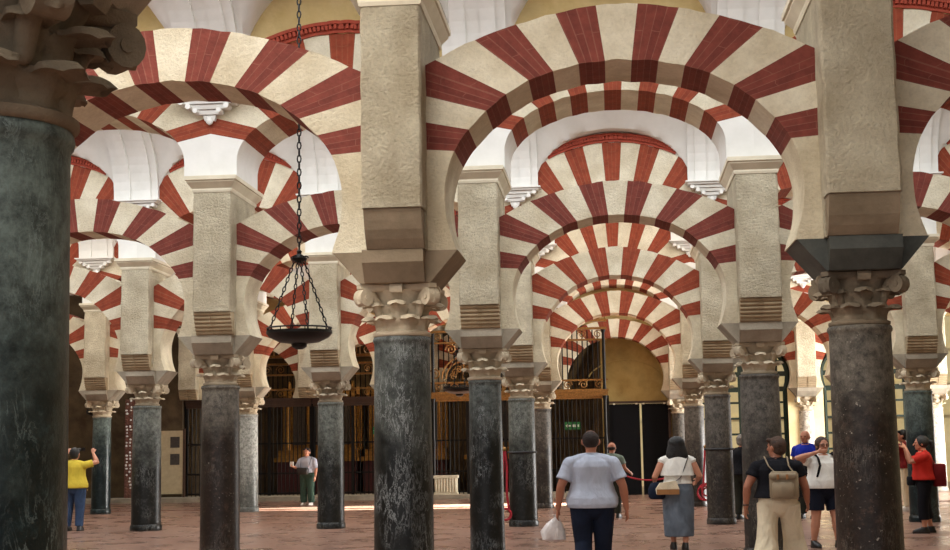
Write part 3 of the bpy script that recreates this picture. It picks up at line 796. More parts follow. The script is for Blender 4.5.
for k, (a, b_) in RIBS.items():
    for n, j in enumerate(range(a, b_)):
        rib(k, j, 'white plaster vault rib on a corbel, %s above the %s arcade' % (nth(k, j), ROWN[k]))

# ------------------------------------------------------------------ shell
XL, XR = colX(-6) - .1, colX(4) + .1
YB = rowY(5)
bm = BM(); box(bm, XL, XR, -7, YB - 6.6, -.1, 0); struct('floor', bm, M['floor'])
bm = BM(); box(bm, XL, XR, YB - 6.6, 62, -.1, .02); struct('floor', bm, M['floor'])
bm = BM(); box(bm, XL, colX(-3) - .27, YB - .2, YB + .2, 0, 8.6); struct('wall_left_back', bm, M['brownwall'])
bm = BM(); box(bm, XL - .2, XL, -7, YB, 0, 8.6); struct('wall_left', bm, M['pier'])
# right wall with a wide daylight doorway in the last nave
bm = BM(); box(bm, XR, XR + .2, -7, YB - 6.6, 0, 8.6); box(bm, XR, XR + .2, YB - 6.6, YB - 1.5, 4.6, 8.6); box(bm, XR, XR + .2, YB - 1.5, YB, 0, 8.6); struct('wall_right', bm, M['creamwall'])
bm = BM(); box(bm, XL, XR, -7, ROW0, 8.3, 8.5); struct('ceiling_entrance', bm, M['white'])
# low stone step along the back
bm = BM(); box(bm, XL, -.1, YB - 1.4, YB + .6, .02, .14); struct('trim_1', bm, M['block'])
# wall behind the row-5 openings: upper wall and infills
bm = BM(); box(bm, colX(-3), XR, YB + .42, YB + .55, 5.0, 8.6); struct('wall_back_upper', bm, M['yellowwall'])
bm = BM()   # door bay: ochre infill around the door
yw = YB + .20
dx0, dx1, dz = -.09, 1.62, 2.66
box(bm, -.30, dx0, yw, yw + .3, 0, 5.1); box(bm, dx1, 1.94, yw, yw + .3, 0, 5.1); box(bm, dx0, dx1, yw, yw + .3, dz, 5.1)
# shallow round relieving arch line on the infill
pts = [(.42 + 1.15 * math.cos(a), 3.2 + .72 * math.sin(a)) for a in [PI * i / 24 for i in range(25)]]
chord(bm, [(x, yw - .005, z) for x, z in pts], .02, 5)
bmesh.ops.recalc_face_normals(bm, faces=bm.faces)
struct('wall_door', bm, M['ochre'])
# right windows: cream infill jambs round each glazed doorway
for j in (1, 2):
    bm = BM(); xc = bay_x(j)
    for s in (-1, 1):
        x0, x1 = sorted((xc + s * 1.30, xc + s * 1.8)); box(bm, x0, x1, YB - .1, YB + .2, 0, 3.0)
    struct('wall_right_back', bm, M['creamwall'])

# ------------------------------------------------------------------ black double door
t = thing('double_door', 'tall black double door standing slightly ajar with daylight in the gap', 'door', (.765, YB + .22, .02))
t['kind'] = 'structure'
bm = BM(); box(bm, -.86, .035, -.04, .02, 0, dz - .04)
for z0, z1 in ((.15, .85), (.95, 1.7), (1.8, 2.5)): box(bm, -.76, -.06, -.055, -.04, z0, z1)
obj('leaf', bm, M['door'], t)
bm = BM(); box(bm, .095, .86, -.04, .02, 0, dz - .04)
for z0, z1 in ((.15, .85), (.95, 1.7), (1.8, 2.5)): box(bm, .17, .78, -.055, -.04, z0, z1)
obj('leaf', bm, M['door'], t)
bm = BM(); box(bm, -.93, -.86, -.08, .04, 0, dz + .03); box(bm, .86, .93, -.08, .04, 0, dz + .03); box(bm, -.93, .93, -.08, .04, dz - .03, dz + .04)
obj('door_frame', bm, M['darkwood'], t)
for x in (-.7, -.05, .15, .75): bm = BM(); box(bm, x - .03, x + .03, -.1, -.04, dz - .06, dz - .02); obj('pale_block', bm, M['moulding'], t)  # small pale blocks along the top edge of the door

# ------------------------------------------------------------------ green glazed doorways
m, nt, b = newmat('clear_window_glass')
b.inputs['Roughness'].default_value = .05; b.inputs['Transmission Weight'].default_value = 1; b.inputs['IOR'].default_value = 1.02; b.inputs['Base Color'].default_value = (1, 1, .95, 1)
M['glass'] = m
for n, j in enumerate((1, 2)):
    xc = bay_x(j)
    t = thing('window', None, None, (xc, YB + .05, 0)); t.name = 'window_%d' % (n + 1); t['kind'] = 'structure'
    bm = BM(); w = .035
    # outer frame following the horseshoe, plus bars
    prof = [(1.25, .02), (1.25, 2.95)] + [(x - .06, z - .04) for x, z in reversed(L_IN[::6]) if z > 3.05]
    loop = prof + [(-x, z) for x, z in reversed(prof[:-1])]
    for off in (0,):
        limb(bm, [(x, 0, z) for x, z in loop], [.12] * len(loop), 4, .6, False, up=(0, 1, 0))
    def top_at(x):
        zz = 3.0
        for a, b_ in zip(L_IN, L_IN[1:]):
            if a[0] - .06 <= abs(x) <= b_[0] - .06: zz = max(zz, a[1] - .05)
        return zz
    for x in (-1.0, -.68, -.36, 0, .36, .68, 1.0):
        q = .09 if abs(x) < .1 else (.05 if abs(x) > .9 else .032)
        box(bm, x - q, x + q, -.03, .03, .02, top_at(x))
    for z in (.35, .8, 1.25, 1.7, 2.15, 2.6):
        box(bm, -1.25, 1.25, -.02, .02, z - .03, z + .03)
    for z in (2.98, 3.42): box(bm, -1.32, 1.32, -.035, .035, z - .07, z + .07)
    for z in (3.8,): box(bm, -1.24, 1.24, -.02, .02, z - .015, z + .015)
    obj('window_frame', bm, M['green'], t)
    bm = BM()
    poly = [(x, z) for x, z in loop]
    v1 = [bm.verts.new((x * .98, .0, z)) for x, z in poly]; bm.faces.new(v1)
    obj('pane', bm, M['glass'], t)

# courtyard seen through the glazing
bm = BM(); box(bm, -3, 22, 50, 50.3, 0, 9)
for i in range(9): box(bm, 1.6 + i * 1.6, 1.75 + i * 1.6, 49.9, 50, 0, 6)
for z in (2.3, 3.4, 4.6): box(bm, -3, 22, 49.93, 50, z, z + .1)
struct('wall_courtyard', bm, M['creamwall'])

# ------------------------------------------------------------------ chapel screens (row 5)
def bars(bm, x0, x1, y, z0, z1, step, r, mi=0):
    n = max(1, round((x1 - x0) / step))
    for i in range(n + 1):
        x = x0 + (x1 - x0) * i / n
        limb(bm, [(x, y, z0), (x, y, z1)], [r, r], 5, 1, False, mi=mi)
def scroll(bm, cx, y, cz, s, flip=1, r=.016, turns=1.6, mi=0):
    pts = []
    for i in range(28):
        t = i / 27; a = t * turns * 2 * PI; q = s * (1 - .85 * t)
        pts.append((cx + flip * q * math.cos(a), y, cz + q * math.sin(a)))
    limb(bm, pts, [r] * len(pts), 5, 1, False, mi=mi)
def screen(x0, x1, y, label, top=2.9, brassy=False, uy=0, tall=None, grp=None):
    t = thing('iron_screen', label, 'screen', (0, y, .14), 0, grp)
    def B(name, fn, mat): bm = BM(); fn(bm); bmesh.ops.recalc_face_normals(bm, faces=bm.faces); return obj(name, bm, mat, t)
    B('grille', lambda bm: bars(bm, x0 + .05, x1 - .05, 0, 0, top - .14, .125, .016), M['iron'])
    def rails(bm):
        for z in (.04, .62, 1.5): box(bm, x0, x1, -.02, .02, z, z + .05)
    B('rail', rails, M['iron'])
    def beam(bm):
        box(bm, x0 - .02, x1 + .02, -.09, .09, top - .14, top); box(bm, x0 - .04, x1 + .04, -.13, .13, top - .02, top + .04); box(bm, x0, x1, -.06, .06, top - .22, top - .13)
    B('beam', beam, M['darkwood'] if not brassy else M['brass'])
    def posts(bm):
        n = max(1, round((x1 - x0) / 1.2))
        for i in range(n + 1):
            x = x0 + (x1 - x0) * i / n; box(bm, x - .045, x + .045, -.045, .045, 0, top - .14)
    B('post', posts, M['iron'])
    if tall:
        B('upper_grille', lambda bm: bars(bm, x0 + .1, x1 - .1, uy, top, tall - .3, .15, .02), M['iron'])
        n = int((x1 - x0) / .42)
        def orn(z, zz):
            def f(bm):
                for i in range(n):
                    cx = x0 + (i + .5) * (x1 - x0) / n
                    scroll(bm, cx, uy - .04, z, .13, 1 if i % 2 else -1, .016)
                for q, h in zz: box(bm, x0 - .03, x1 + .03, uy - .08, uy + .08, q, q + h)
            return f
        B('brass_frieze', orn(top + .18, ((top + .02, .04), (top + .29, .05))), M['brass'])
        B('brass_frieze', orn(tall - .42, ((tall - .60, .05), (tall - .28, .06))), M['brass'])
        def crest(bm):
            for i in range(n):
                cx = x0 + (i + .5) * (x1 - x0) / n
                scroll(bm, cx, uy - .04, tall + .12, .15, 1 if i % 2 else -1, .02)
                limb(bm, [(cx + .2, uy, tall - .02), (cx + .2, uy, tall + .24)], [.02, .02], 6); ball(bm, (cx + .2, uy, tall + .28), .04, .04, .09, 8, 6)
            box(bm, x0 - .03, x1 + .03, uy - .08, uy + .08, tall - .06, tall + .02)
        B('brass_cresting', crest, M['brass'])
        if brassy and x1 - x0 > 2:
            def rose(bm):
                cx, cz = x0 + .30 * (x1 - x0), top + .42
                for rr in (.62, .50): limb(bm, [(cx + rr * math.cos(PI * i / 20), uy - .06, cz + rr * math.sin(PI * i / 20)) for i in range(21)], [.028] * 21, 6, 1, False)
                for i in range(7): a = PI * (i + .5) / 7; scroll(bm, cx + .30 * math.cos(a), uy - .06, cz + .30 * math.sin(a), .11, 1 if i % 2 else -1, .018)
                for sx in (-1, 1): scroll(bm, cx + sx * .82, uy - .06, cz + .14, .17, sx, .022); scroll(bm, cx + sx * .35, uy - .06, cz + .85, .16, sx, .022)
                limb(bm, [(cx, uy - .06, cz), (cx, uy - .06, cz + 1.05)], [.03, .015], 6); ball(bm, (cx, uy - .06, cz + 1.1), .07, .04, .09, 10, 6)
            B('brass_scrollwork', rose, M['brass'])
        if brassy:
            def pil(bm):
                for x in (x0 + .1, x1 - .07):
                    lathe(bm, [(.06, 0), (.06, .1), (.045, .2), (.05, 1.2), (.07, 1.4), (.045, 1.6), (.045, top - .3), (.075, top - .14)], 12, x, -.12)
                    lathe(bm, [(.055, top + .04), (.04, top + .2), (.05, tall - .9), (.04, tall - .4), (.07, tall - .3)], 12, x, -.12)
            B('baluster', pil, M['iron'])
    return t
XA, XB, XC = colX(-3), colX(-2), colX(-1)
screen(XA - .2, XB, YB, 'dark iron screen under a timber beam, leftmost, behind the pale sunlit column', 2.82, tall=4.15, uy=.55)
screen(XB + .06, XC, YB, 'dark iron screen under a timber beam behind the woman in green trousers', 2.82, tall=4.15, uy=.55)
screen(XC + .06, colX(0) - .3, YB - .80, 'ornate brass topped iron screen behind the small hanging lamp', 2.86, True, tall=4.9)
screen(colX(0) - .24, -.12, YB - .84, 'tall ornate brass topped iron screen left of the black door', 2.86, True, tall=4.9)
for (k, j, lab) in ((5, -3, 'cream pier standing on the timber beam, above the leftmost iron screen end'), (5, -2, 'cream pier standing on the timber beam between the two plain screens'), (5, -1, 'cream pier standing on the screen beam behind the central black column'), (5, 0, 'cream pier rising behind the tall brass topped screen')):
    pier(k, j, lab, 'rolled')
# chapel behind the screens
bm = BM(); box(bm, XA - .4, -.4, YB + 4.6, YB + 4.8, 0, 5.2); box(bm, XA - .5, XA - .3, YB + .3, YB + 4.6, 0, 5.2); box(bm, -.50, -.30, YB + .5, YB + 4.6, 0, 5.2); box(bm, XA - .4, -.75, YB + .55, YB + 4.7, 5.1, 5.3)
struct('wall_chapel', bm, M['brownwall'])
def altar(x, w, label, z=1.15):
    t = thing('altar', label, 'altar', (x, YB + 3.6, .02))
    bm = BM(); box(bm, -w / 2, w / 2, -.4, .5, 0, z - .08); obj('frontal', bm, M['redcloth'], t)
    bm = BM(); box(bm, -w / 2 - .08, w / 2 + .08, -.46, .5, z - .08, z + .05); box(bm, -w / 2, w / 2, -.2, .5, z + .05, z + .28); obj('ledge', bm, M['gold'], t)
    bm = BM()
    for s in (-1, -.36, .36, 1):
        lathe(bm, [(.11, z + .28), (.1, z + .5), (.07, z + .6), (.09, z + 1.5), (.07, z + 1.9), (.12, z + 2.05)], 10, s * w * .42, .3)
    box(bm, -w / 2, w / 2, .3, .55, z + 2.05, z + 2.3); box(bm, -w / 2, w / 2, .5, .6, z + .28, z + 2.1)
    for i in range(5): ball(bm, ((i - 2) * w / 5, .25, z + 2.35), .08, .08, .16, 8, 6)
    obj('retable', bm, M['gold'], t)
    bm = BM()
    for s in (-.65, 0, .65): box(bm, s * w * .42 - .22, s * w * .42 + .22, .42, .5, z + .45, z + 1.75)
    obj('painting', bm, M['print'], t)
altar(-9.6 + .2, 2.6, 'altar with red cloth and gilded retable behind the leftmost iron screen')
altar(-6.6, 2.6, 'altar with red cloth and gilded retable behind the second iron screen')
altar(-3.4, 2.4, 'altar with gilded retable behind the brass topped screen')

for lx in (-9.2, -6.6, -3.2): area('chapel_fill', (lx, YB + 1.6, 4.9), 1.2, .8, 40, (1, .78, .5))  # unseen lamps added inside the chapel to brighten the screens
# fluted stone block in front of the screen
t = BM(); 
box(t, -.34, .34, -.12, .12, 0, .06); box(t, -.32, .32, -.10, .10, .06, .46); box(t, -.35, .35, -.13, .13, .46, .54)
for i in range(8): limb(t, [(-.28 + i * .08, -.105, .07), (-.28 + i * .08, -.105, .45)], [.026, .026], 8, 1, False)
o = obj('fluted_stone_block', t, M['voussoir'], loc=(-4.75, YB - 1.1, .14)); tag(o, 'low cream fluted stone block at the foot of the iron screen', 'stone block')

# display boards and carved hanging at far left
t = thing('display_board', 'tall cream display board with dark pictures behind the slate column', 'display board', (-13.15, YB - .5, .14))
bm = BM(); box(bm, -.55, .55, -.03, .03, .1, 1.95); obj('panel', bm, M['paper'], t)
for x in (-.57, .57): bm = BM(); box(bm, x - .03, x + .03, -.04, .04, 0, 2.0); obj('post', bm, M['darkwood'], t)
for x in (-.3, .3):
    for z in (1.45, .95): bm = BM(); box(bm, x - .14, x + .14, -.04, -.03, z, z + .32); obj('picture', bm, M['print'], t)
def carved(loc, label):
    bm = BM(); box(bm, -.24, .24, -.05, .05, 0, 2.9)
    rnd = random.Random(3)
    for i in range(30):
        for q in range(4):
            ball(bm, (-.18 + q * .12 + rnd.uniform(-.02, .02), -.06, .1 + i * .095), rnd.uniform(.025, .045), .02, rnd.uniform(.02, .04), 6, 4, mi=1 if rnd.random() < .55 else 0)
    o = obj('carved_panel', bm, [M['shopcase'], M['white']], loc=loc); tag(o, label, 'carved panel')
carved((-14.15, YB - .45, .14), 'tall narrow carved panel with pale studs on the brown wall')

# green exit signs
def sign(loc, label, s=1):
    t = thing('exit_sign', label, 'sign', loc)
    bm = BM(); box(bm, -.22 * s, .22 * s, -.02, .02, -.11 * s, .11 * s); obj('sign_panel', bm, M['signgreen'], t)
    bm = BM()
    box(bm, -.17 * s, -.05 * s, -.026, -.02, -.02 * s, .02 * s)
    prism(bm, [(-.2 * s, 0), (-.13 * s, -.06 * s), (-.13 * s, .06 * s)], -.026, -.02)
    for i in range(4): box(bm, (.0 + i * .05) * s, (.035 + i * .05) * s, -.026, -.02, -.035 * s, .035 * s)
    obj('sign_symbol', bm, M['signwhite'], t)
    bm = BM(); box(bm, -.01, .01, -.01, .01, -1.86 + .11 - .0, -.11 * s); obj('sign_post', bm, M['iron'], t)
sign((-1.13, YB - .8, 2.02 + .0), 'small green exit sign with a white arrow left of the black door')
sign((-6.75, YB - .35, 1.99), 'small green exit sign seen beside the central black column')

# ------------------------------------------------------------------ hanging dish lamps
def lamp(x, y, z, d, label, ztop=8.0):
    t = thing('hanging_lamp', label, 'hanging lamp', (x, y, z), 0, 'iron dish lamps on chains')
    R = d / 2
    bm = BM(); lathe(bm, [(R * .10, -.20), (R * .22, -.175), (R * .25, -.14), (R * .62, -.12), (R * .9, -.07), (R * .98, -.035), (R, -.03), (R, .0), (R * .95, .0), (R * .9, -.05), (R * .6, -.09), (R * .1, -.1)], 40)
    bmesh.ops.recalc_face_normals(bm, faces=bm.faces)
    o = obj('dish', bm, M['iron'], t); smooth(o, 30)
    bm = BM(); torus(bm, (0, 0, .03), R * .97, .01, 'z', 40, 6); n = 16
    for i in range(n): a = 2 * PI * i / n; chord(bm, [(R * .97 * math.cos(a), R * .97 * math.sin(a), -.01), (R * .97 * math.cos(a), R * .97 * math.sin(a), .035)], .006, 5)
    obj('rim', bm, M['iron'], t)
    hub = .80 * d / .72
    def links(bm, a, b_, L=.055, r=.0065):
        a, b_ = Vector(a), Vector(b_); D = (b_ - a); n = max(1, int(D.length / L)); dd = D.normalized(); u, w = frame_of(dd)
        for i in range(n):
            c = a + D * (i + .5) / n; s = u if i % 2 else w; pts = []
            for q in range(9):
                an = 2 * PI * q / 8; pts.append(c + dd * math.cos(an) * L * .62 + s * math.sin(an) * L * .28)
            chord(bm, pts, r, 4)
    for i in range(4):
        a = 2 * PI * i / 4 + .5
        bm = BM(); links(bm, (R * .93 * math.cos(a), R * .93 * math.sin(a), .0), (.045 * math.cos(a), .045 * math.sin(a), hub)); obj('chain', bm, M['iron'], t)
    bm = BM(); lathe(bm, [(.02, hub - .05), (.08, hub - .02), (.09, hub + .0), (.06, hub + .02), (.025, hub + .05), (.03, hub + .08), (.012, hub + .1)], 14)
    for i in range(6): a = PI / 3 * i; scroll(bm, .07 * math.cos(a), .07 * math.sin(a), hub + .0, .03, 1, .008, 1)
    obj('hub', bm, M['iron'], t)
    bm = BM(); links(bm, (0, 0, hub + .1), (0, 0, ztop - z), .075, .008); obj('main_chain', bm, M['iron'], t)
    return t
lamp(-3.375, 15.0, 2.745, .72, 'large black iron dish lamp on chains hanging left of centre')
lamp(-3.40, 31.4, 2.79, .74, 'small far dish lamp with a pale underside, hanging right of the central black column')
lamp(-14.25, 38.0, 2.62, .66, 'smallest dish lamp hanging above the person in the yellow shirt')

# ------------------------------------------------------------------ barrier ropes and straps
def strap(k, j, label):
    bm = BM(); torus(bm, (0, 0, 0), CL[(k, j)][1] * 1.03, .022, 'z', 40, 6)
    o = obj('strap', bm, M['strap'], loc=(colX(j), rowY(k), 1.35)); tag(o, label, 'strap', 'straps around columns')
strap(3, 0, 'black strap around the slate column left of the man in the grey shirt')
strap(3, 1, 'black strap around the mottled column right of the woman in denim')
def rope_hang(x, y, ztop, zcoil, label, coil=True):
    t = thing('barrier_rope', label, 'rope', (x, y, 0))
    bm = BM()
    limb(bm, [(.0, 0, ztop), (-.02, 0, ztop - .3), (-.05, .0, zcoil + .25), (-.07, 0, zcoil)], [.022] * 4, 8)
    limb(bm, [(.02, 0, ztop), (.05, 0, ztop - .3), (.04, 0, zcoil + .3), (.08, 0, zcoil)], [.022] * 4, 8)
    if coil:
        for i, (ox, oz, rr) in enumerate(((0, 0, .19), (.05, -.05, .15), (-.05, -.03, .16), (.02, .04, .13))): torus(bm, (ox, -.04 * i + .03, zcoil - .08 + oz), rr, .018, 'y', 28, 7)
    else:
        for i in range(3): torus(bm, (.01 * i, -.03 * i, zcoil - .05), .10, .02, 'y', 20, 7)
    obj('rope', bm, M['rope'], t)
    bm = BM(); ball(bm, (.01, 0, ztop + .03), .045); limb(bm, [(.01, 0, ztop + .03), (.01, .12, ztop + .05)], [.014, .014], 6); obj('hook', bm, M['brass'], t)
rope_hang(2.13, rowY(4) - .32, 1.35, .42, 'coiled red barrier rope hanging on the small grey column beside the black door')
rope_hang(-2.0, rowY(3) - .30 + .1, 1.38, .28, 'red barrier rope hanging in folds left of the slate column with a strap', False)
t = BM(); pts = []
for i in range(17): u = i / 16; pts.append((-.15 + 2.0 * u, rowY(4) + .0, .95 - .33 * 4 * u * (1 - u)))
limb(t, pts, [.02] * 17, 7)
o = obj('barrier_rope', t, M['rope']); tag(o, 'slack red barrier rope stretched across in front of the black door', 'rope')
for x, lab in ((-.17, 'slim black rope post left of the slack red rope'), (1.87, 'slim black rope post right of the slack red rope')):
    bm = BM(); lathe(bm, [(.13, 0), (.13, .02), (.03, .04), (.018, .06), (.018, .93), (.03, .95), (.02, .99)], 14)
    o = obj('rope_post', bm, M['iron'], loc=(x, rowY(4), .0 if rowY(4) < YB - 6.6 else .02)); tag(o, lab, 'post', 'rope posts')

# ------------------------------------------------------------------ people
def cloth(name, col, rough=.85, var=.1, wr=.5):
    m, nt, b = newmat(name)
    tc = N(nt, 'ShaderNodeTexCoord')
    mp = N(nt, 'ShaderNodeMapping'); mp.inputs['Scale'].default_value = (1, 1, .55); nt.links.new(tc.outputs['Object'], mp.inputs['Vector'])
    nz = N(nt, 'ShaderNodeTexNoise'); nz.inputs['Scale'].default_value = 7; nz.inputs['Detail'].default_value = 3; nz.inputs['Distortion'].default_value = 1.2
    nt.links.new(mp.outputs[0], nz.inputs['Vector'])
    r = ramp(nt, [(.3, tuple(c * (1 - var) for c in col)), (.7, tuple(c * (1 + var) for c in col))]); nt.links.new(nz.outputs['Fac'], r.inputs['Fac'])
    nt.links.new(r.outputs['Color'], b.inputs['Base Color']); b.inputs['Roughness'].default_value = rough; b.inputs['Specular IOR Level'].default_value = .2
    bp = N(nt, 'ShaderNodeBump'); bp.inputs['Strength'].default_value = wr; bp.inputs['Distance'].default_value = .04
    nt.links.new(nz.outputs['Fac'], bp.inputs['Height']); nt.links.new(bp.outputs['Normal'], b.inputs['Normal'])
    return m
SK = simple('skin', S(186, 128, 100), .55, var=.06, scale=9)
SKT = simple('tanned_skin', S(168, 110, 84), .55, var=.08, scale=9)
C = dict(bluegrey=cloth('pale_blue_grey_shirt', S(176, 184, 200)), jeans=cloth('dark_blue_denim', S(22, 30, 48), var=.35), jeans2=cloth('mid_blue_denim', S(50, 66, 92), var=.35),
         white=cloth('white_cotton', S(232, 230, 222)), denimskirt=cloth('washed_grey_blue_denim', S(92, 100, 110), var=.3), black=cloth('black_cloth', S(16, 16, 22)),
         cream=cloth('cream_linen', S(214, 200, 172), wr=.8), navy=cloth('navy_shorts', S(18, 22, 36)), blue=cloth('royal_blue_polo', S(20, 40, 150)), red=cloth('coral_red_shirt', S(190, 44, 34)),
         darkred=cloth('dark_red_cloth', S(110, 24, 26)), yellow=cloth('mustard_yellow_shirt', S(196, 172, 60)), green=cloth('dark_green_trousers', S(58, 78, 66)), greygreen=cloth('grey_green_shirt', S(108, 122, 112)),
         greywhite=cloth('grey_white_top', S(176, 182, 196)), olive=cloth('dark_olive_trousers', S(38, 38, 30)), taupe=cloth('taupe_leather', S(146, 130, 106), .5, wr=.25), tan=cloth('tan_leather', S(150, 106, 66), .5, wr=.2),
         sole=simple('white_sole', S(215, 212, 205), .6), shoe=simple('black_shoe', S(18, 18, 20), .45), wshoe=simple('white_shoe', S(215, 212, 205), .6),
         hairb=simple('black_hair', S(12, 10, 9), .6, var=.3, scale=30, bump=.6, bscale=70), hairbr=simple('short_brown_hair', S(64, 42, 27), .7, var=.35, scale=30, bump=.6, bscale=70),
         hairg=simple('grey_hair', S(120, 114, 106), .6, var=.2, scale=30, bump=.6, bscale=70), hairn=simple('thin_dark_hair', S(34, 22, 17), .8, var=.3, scale=30, bump=.5, bscale=80),
         eye=simple('eye', S(24, 18, 14), .2), lip=simple('lips', S(150, 70, 62), .5), phone=simple('phone', S(12, 12, 14), .25), plasticbag=cloth('thin_white_plastic', S(222, 216, 214), .35, wr=1.0), strapm=simple('bag_strap', S(30, 22, 18), .5), glass=simple('spectacle_rim', S(20, 16, 14), .3))
def V(*a): return Vector(a)
def hand(bm, w, d, n, side, curl=.5, s=1.0):
    """w wrist, d direction of the fingers, n palm normal (towards the palm side), side=+1 thumb on cross(d, n)"""
    d = Vector(d).normalized(); n = Vector(n); n = (n - d * n.dot(d)).normalized(); t = d.cross(n) * side
    P = lambda a, b_, c: w + (d * a + t * b_ + n * c) * s
    # palm: flattened box-like limb
    limb(bm, [P(-.01, 0, 0), P(.03, .002, 0), P(.075, .0, 0.002)], [.026 * s, .037 * s, .038 * s], 10, .42, True, up=t)
    for i, (off, L, r) in enumerate(((.029, .068, .0092), (.0095, .076, .0096), (-.0105, .071, .0092), (-.029, .056, .0082))):
        a = P(.070, off, 0); c1 = curl * .9; p = [a]; ang = c1 * .5
        for q, seg in enumerate((.46, .30, .24)):
            a = a + (d * math.cos(ang) + n * math.sin(ang)) * L * seg * s; p.append(a); ang += c1 * .75
        limb(bm, p, [r * s, r * .95 * s, r * .88 * s, r * .75 * s], 8, 1, True)
    limb(bm, [P(.012, .024, .004), P(.038, .048, .012), P(.062, .058, .018), P(.080, .056, .026)], [.014 * s, .0125 * s, .0105 * s, .009 * s], 8, 1, True)
def person(name, label, x, y, rz, H, sk=SK, wide=1.0, belly=0.0, hair=None, hairstyle='short', top=None, sleeve=.45, hem=.90, bottom=None, leg='trousers', leghem=.10, flare=1.0,
           larm=((-.06, -.02, -.27), (-.02, .05, -.25)), rarm=((.06, -.02, -.27), (.02, .05, -.25)), lfoot=(0, 0), rfoot=(0, 0), lknee=None, rknee=None, shoe='shoe', headturn=0, headnod=0, lean=0, vox=.010, face=False, hands=(None, None), curl=.5, bust=0, extras=None, peplum=False):
    t = thing('person', label, 'person', (x, y, 0), math.radians(rz))
    s = H / 1.70; t.scale = (s * 1.10, s * 1.10, s)
    w = wide
    # skeleton, local y forward. people's right = +x when facing +y
    lz = lambda z: lean * max(0, z - .9)           # forward lean offset
    def Q(px, py, pz): return V(px, py + lz(pz), pz)
    shL, shR = Q(-.178 * w, -.01, 1.355), Q(.178 * w, -.01, 1.355)
    eL, eR = shL + V(*larm[0]), shR + V(*rarm[0]); wL, wR = eL + V(*larm[1]), eR + V(*rarm[1])
    hipL, hipR = V(-.092 * w, 0, .88), V(.092 * w, 0, .88)
    aL = V(-.10 * w + lfoot[0], -.02 + lfoot[1], .085); aR = V(.10 * w + rfoot[0], -.02 + rfoot[1], .085)
    kL = V(*lknee) if lknee else hipL.lerp(aL, .52) + V(0, .03, 0); kR = V(*rknee) if rknee else hipR.lerp(aR, .52) + V(0, .03, 0)
    body = BM()
    TOR = [(.84, .135, .10), (.90, .165, .118), (.97, .168, .118), (1.05, .148, .105), (1.13, .142, .102), (1.22, .155, .11), (1.31, .166, .112), (1.365, .145, .098), (1.41, .100, .078), (1.445, .062, .06)]
    def torso(bm, add, z0, z1, fl=0):
        rs = []
        zs = [z0] + [z for z, _, _ in TOR if z0 + .01 < z < z1 - .01] + [z1]
        for z in zs:
            a = max([q for q in TOR if q[0] <= z] or [TOR[0]], key=lambda q: q[0]); b_ = min([q for q in TOR if q[0] >= z] or [TOR[-1]], key=lambda q: q[0])
            u = 0 if a[0] == b_[0] else (z - a[0]) / (b_[0] - a[0])
            rx = a[1] + (b_[1] - a[1]) * u; ry = a[2] + (b_[2] - a[2]) * u
            ww = w if z < 1.40 else 1 + (w - 1) * .4
            be = belly * math.exp(-((z - 1.08) / .14) ** 2) + bust * math.exp(-((z - 1.27) / .07) ** 2)
            bx = belly * .5 * math.exp(-((z - 1.05) / .16) ** 2)
            f_ = fl * max(0, (1.2 - z)) 
            rs.append((0, lz(z) + be * .45, z, rx * ww + add + bx + f_, ry * (1 + (w - 1) * .7) + add + be * .55 + f_))
        oval(bm, rs, 24)
    torso(body, 0, .84, 1.455)
    hx = Vector((0, .02 + lz(1.6), 1.578))
    limb(body, [Q(0, -.015, 1.40), Q(0, .0, 1.47), Q(0, .01, 1.54)], [.062, .054, .054], 12)
    hr = Matrix.Rotation(math.radians(headturn), 4, 'Z') @ Matrix.Rotation(math.radians(-headnod), 4, 'X') @ Matrix.Scale(1.10, 4)
    hb = BM()
    ball(hb, (0, -.005, .02), .076, .092, .098, 18, 12); ball(hb, (0, .028, -.045), .056, .058, .062, 14, 8)
    limb(hb, [(0, .085, .022), (0, .100, -.004), (0, .108, -.020)], [.009, .012, .014], 8)          # nose
    for sx in (-1, 1):
        ball(hb, (sx * .077, -.008, .0), .012, .022, .032, 8, 6); ball(hb, (sx * .032, .066, -.012), .022, .018, .022, 8, 6)
        limb(hb, [(sx * .014, .084, .030), (sx * .046, .074, .030)], [.008, .007], 6)                  # brow
    ball(hb, (0, .078, -.048), .022, .014, .010, 8, 6); ball(hb, (0, .070, -.082), .020, .018, .016, 8, 6)
    for v in hb.verts: v.co = (hr @ v.co) + hx
    tmp = bpy.data.meshes.new('h'); hb.to_mesh(tmp); hb.free(); body.from_mesh(tmp); bpy.data.meshes.remove(tmp)
    for sh, e, wr in ((shL, eL, wL), (shR, eR, wR)):
        ar = .9 + (w - 1) * .8
        limb(body, [sh + V(0, 0, -.005), sh.lerp(e, .35), sh.lerp(e, .75), e, e.lerp(wr, .3), e.lerp(wr, .8), wr], [.058 * ar, .055 * ar, .047 * ar, .042 * ar, .043 * ar, .031, .027], 12)
    for side, e, wr, hd in ((-1, eL, wL, hands[0]), (1, eR, wR, hands[1])):
        d = (wr - e).normalized(); n = V(-side, 0, 0) if hd is None else V(*hd[1]); d2 = d if hd is None or hd[0] is None else V(*hd[0]).normalized()
        # thumb forward / up when hanging
        c = d2.cross((n - d2 * n.dot(d2)).normalized()); sd = 1 if c.dot(V(0, 1, .6)) > 0 else -1
        hand(body, wr + d * .012, d2, n, sd, curl if hd is None or len(hd) < 3 else hd[2], 1.0)
    for hp, k, a in ((hipL, kL, aL), (hipR, kR, aR)):
        lr = .9 + (w - 1) * .9
        limb(body, [hp, hp.lerp(k, .5), k, k.lerp(a, .3), k.lerp(a, .7), a], [.088 * lr, .076 * lr, .056 * lr, .057 * lr, .042 * lr, .035], 12)
        ball(body, (a.x, a.y + .05, .045), .036, .09, .032, 10, 6)
    for sh in (shL, shR): limb(body, [Q(0, -.02, 1.42), sh + V(0, 0, .0)], [.05, .05], 10)
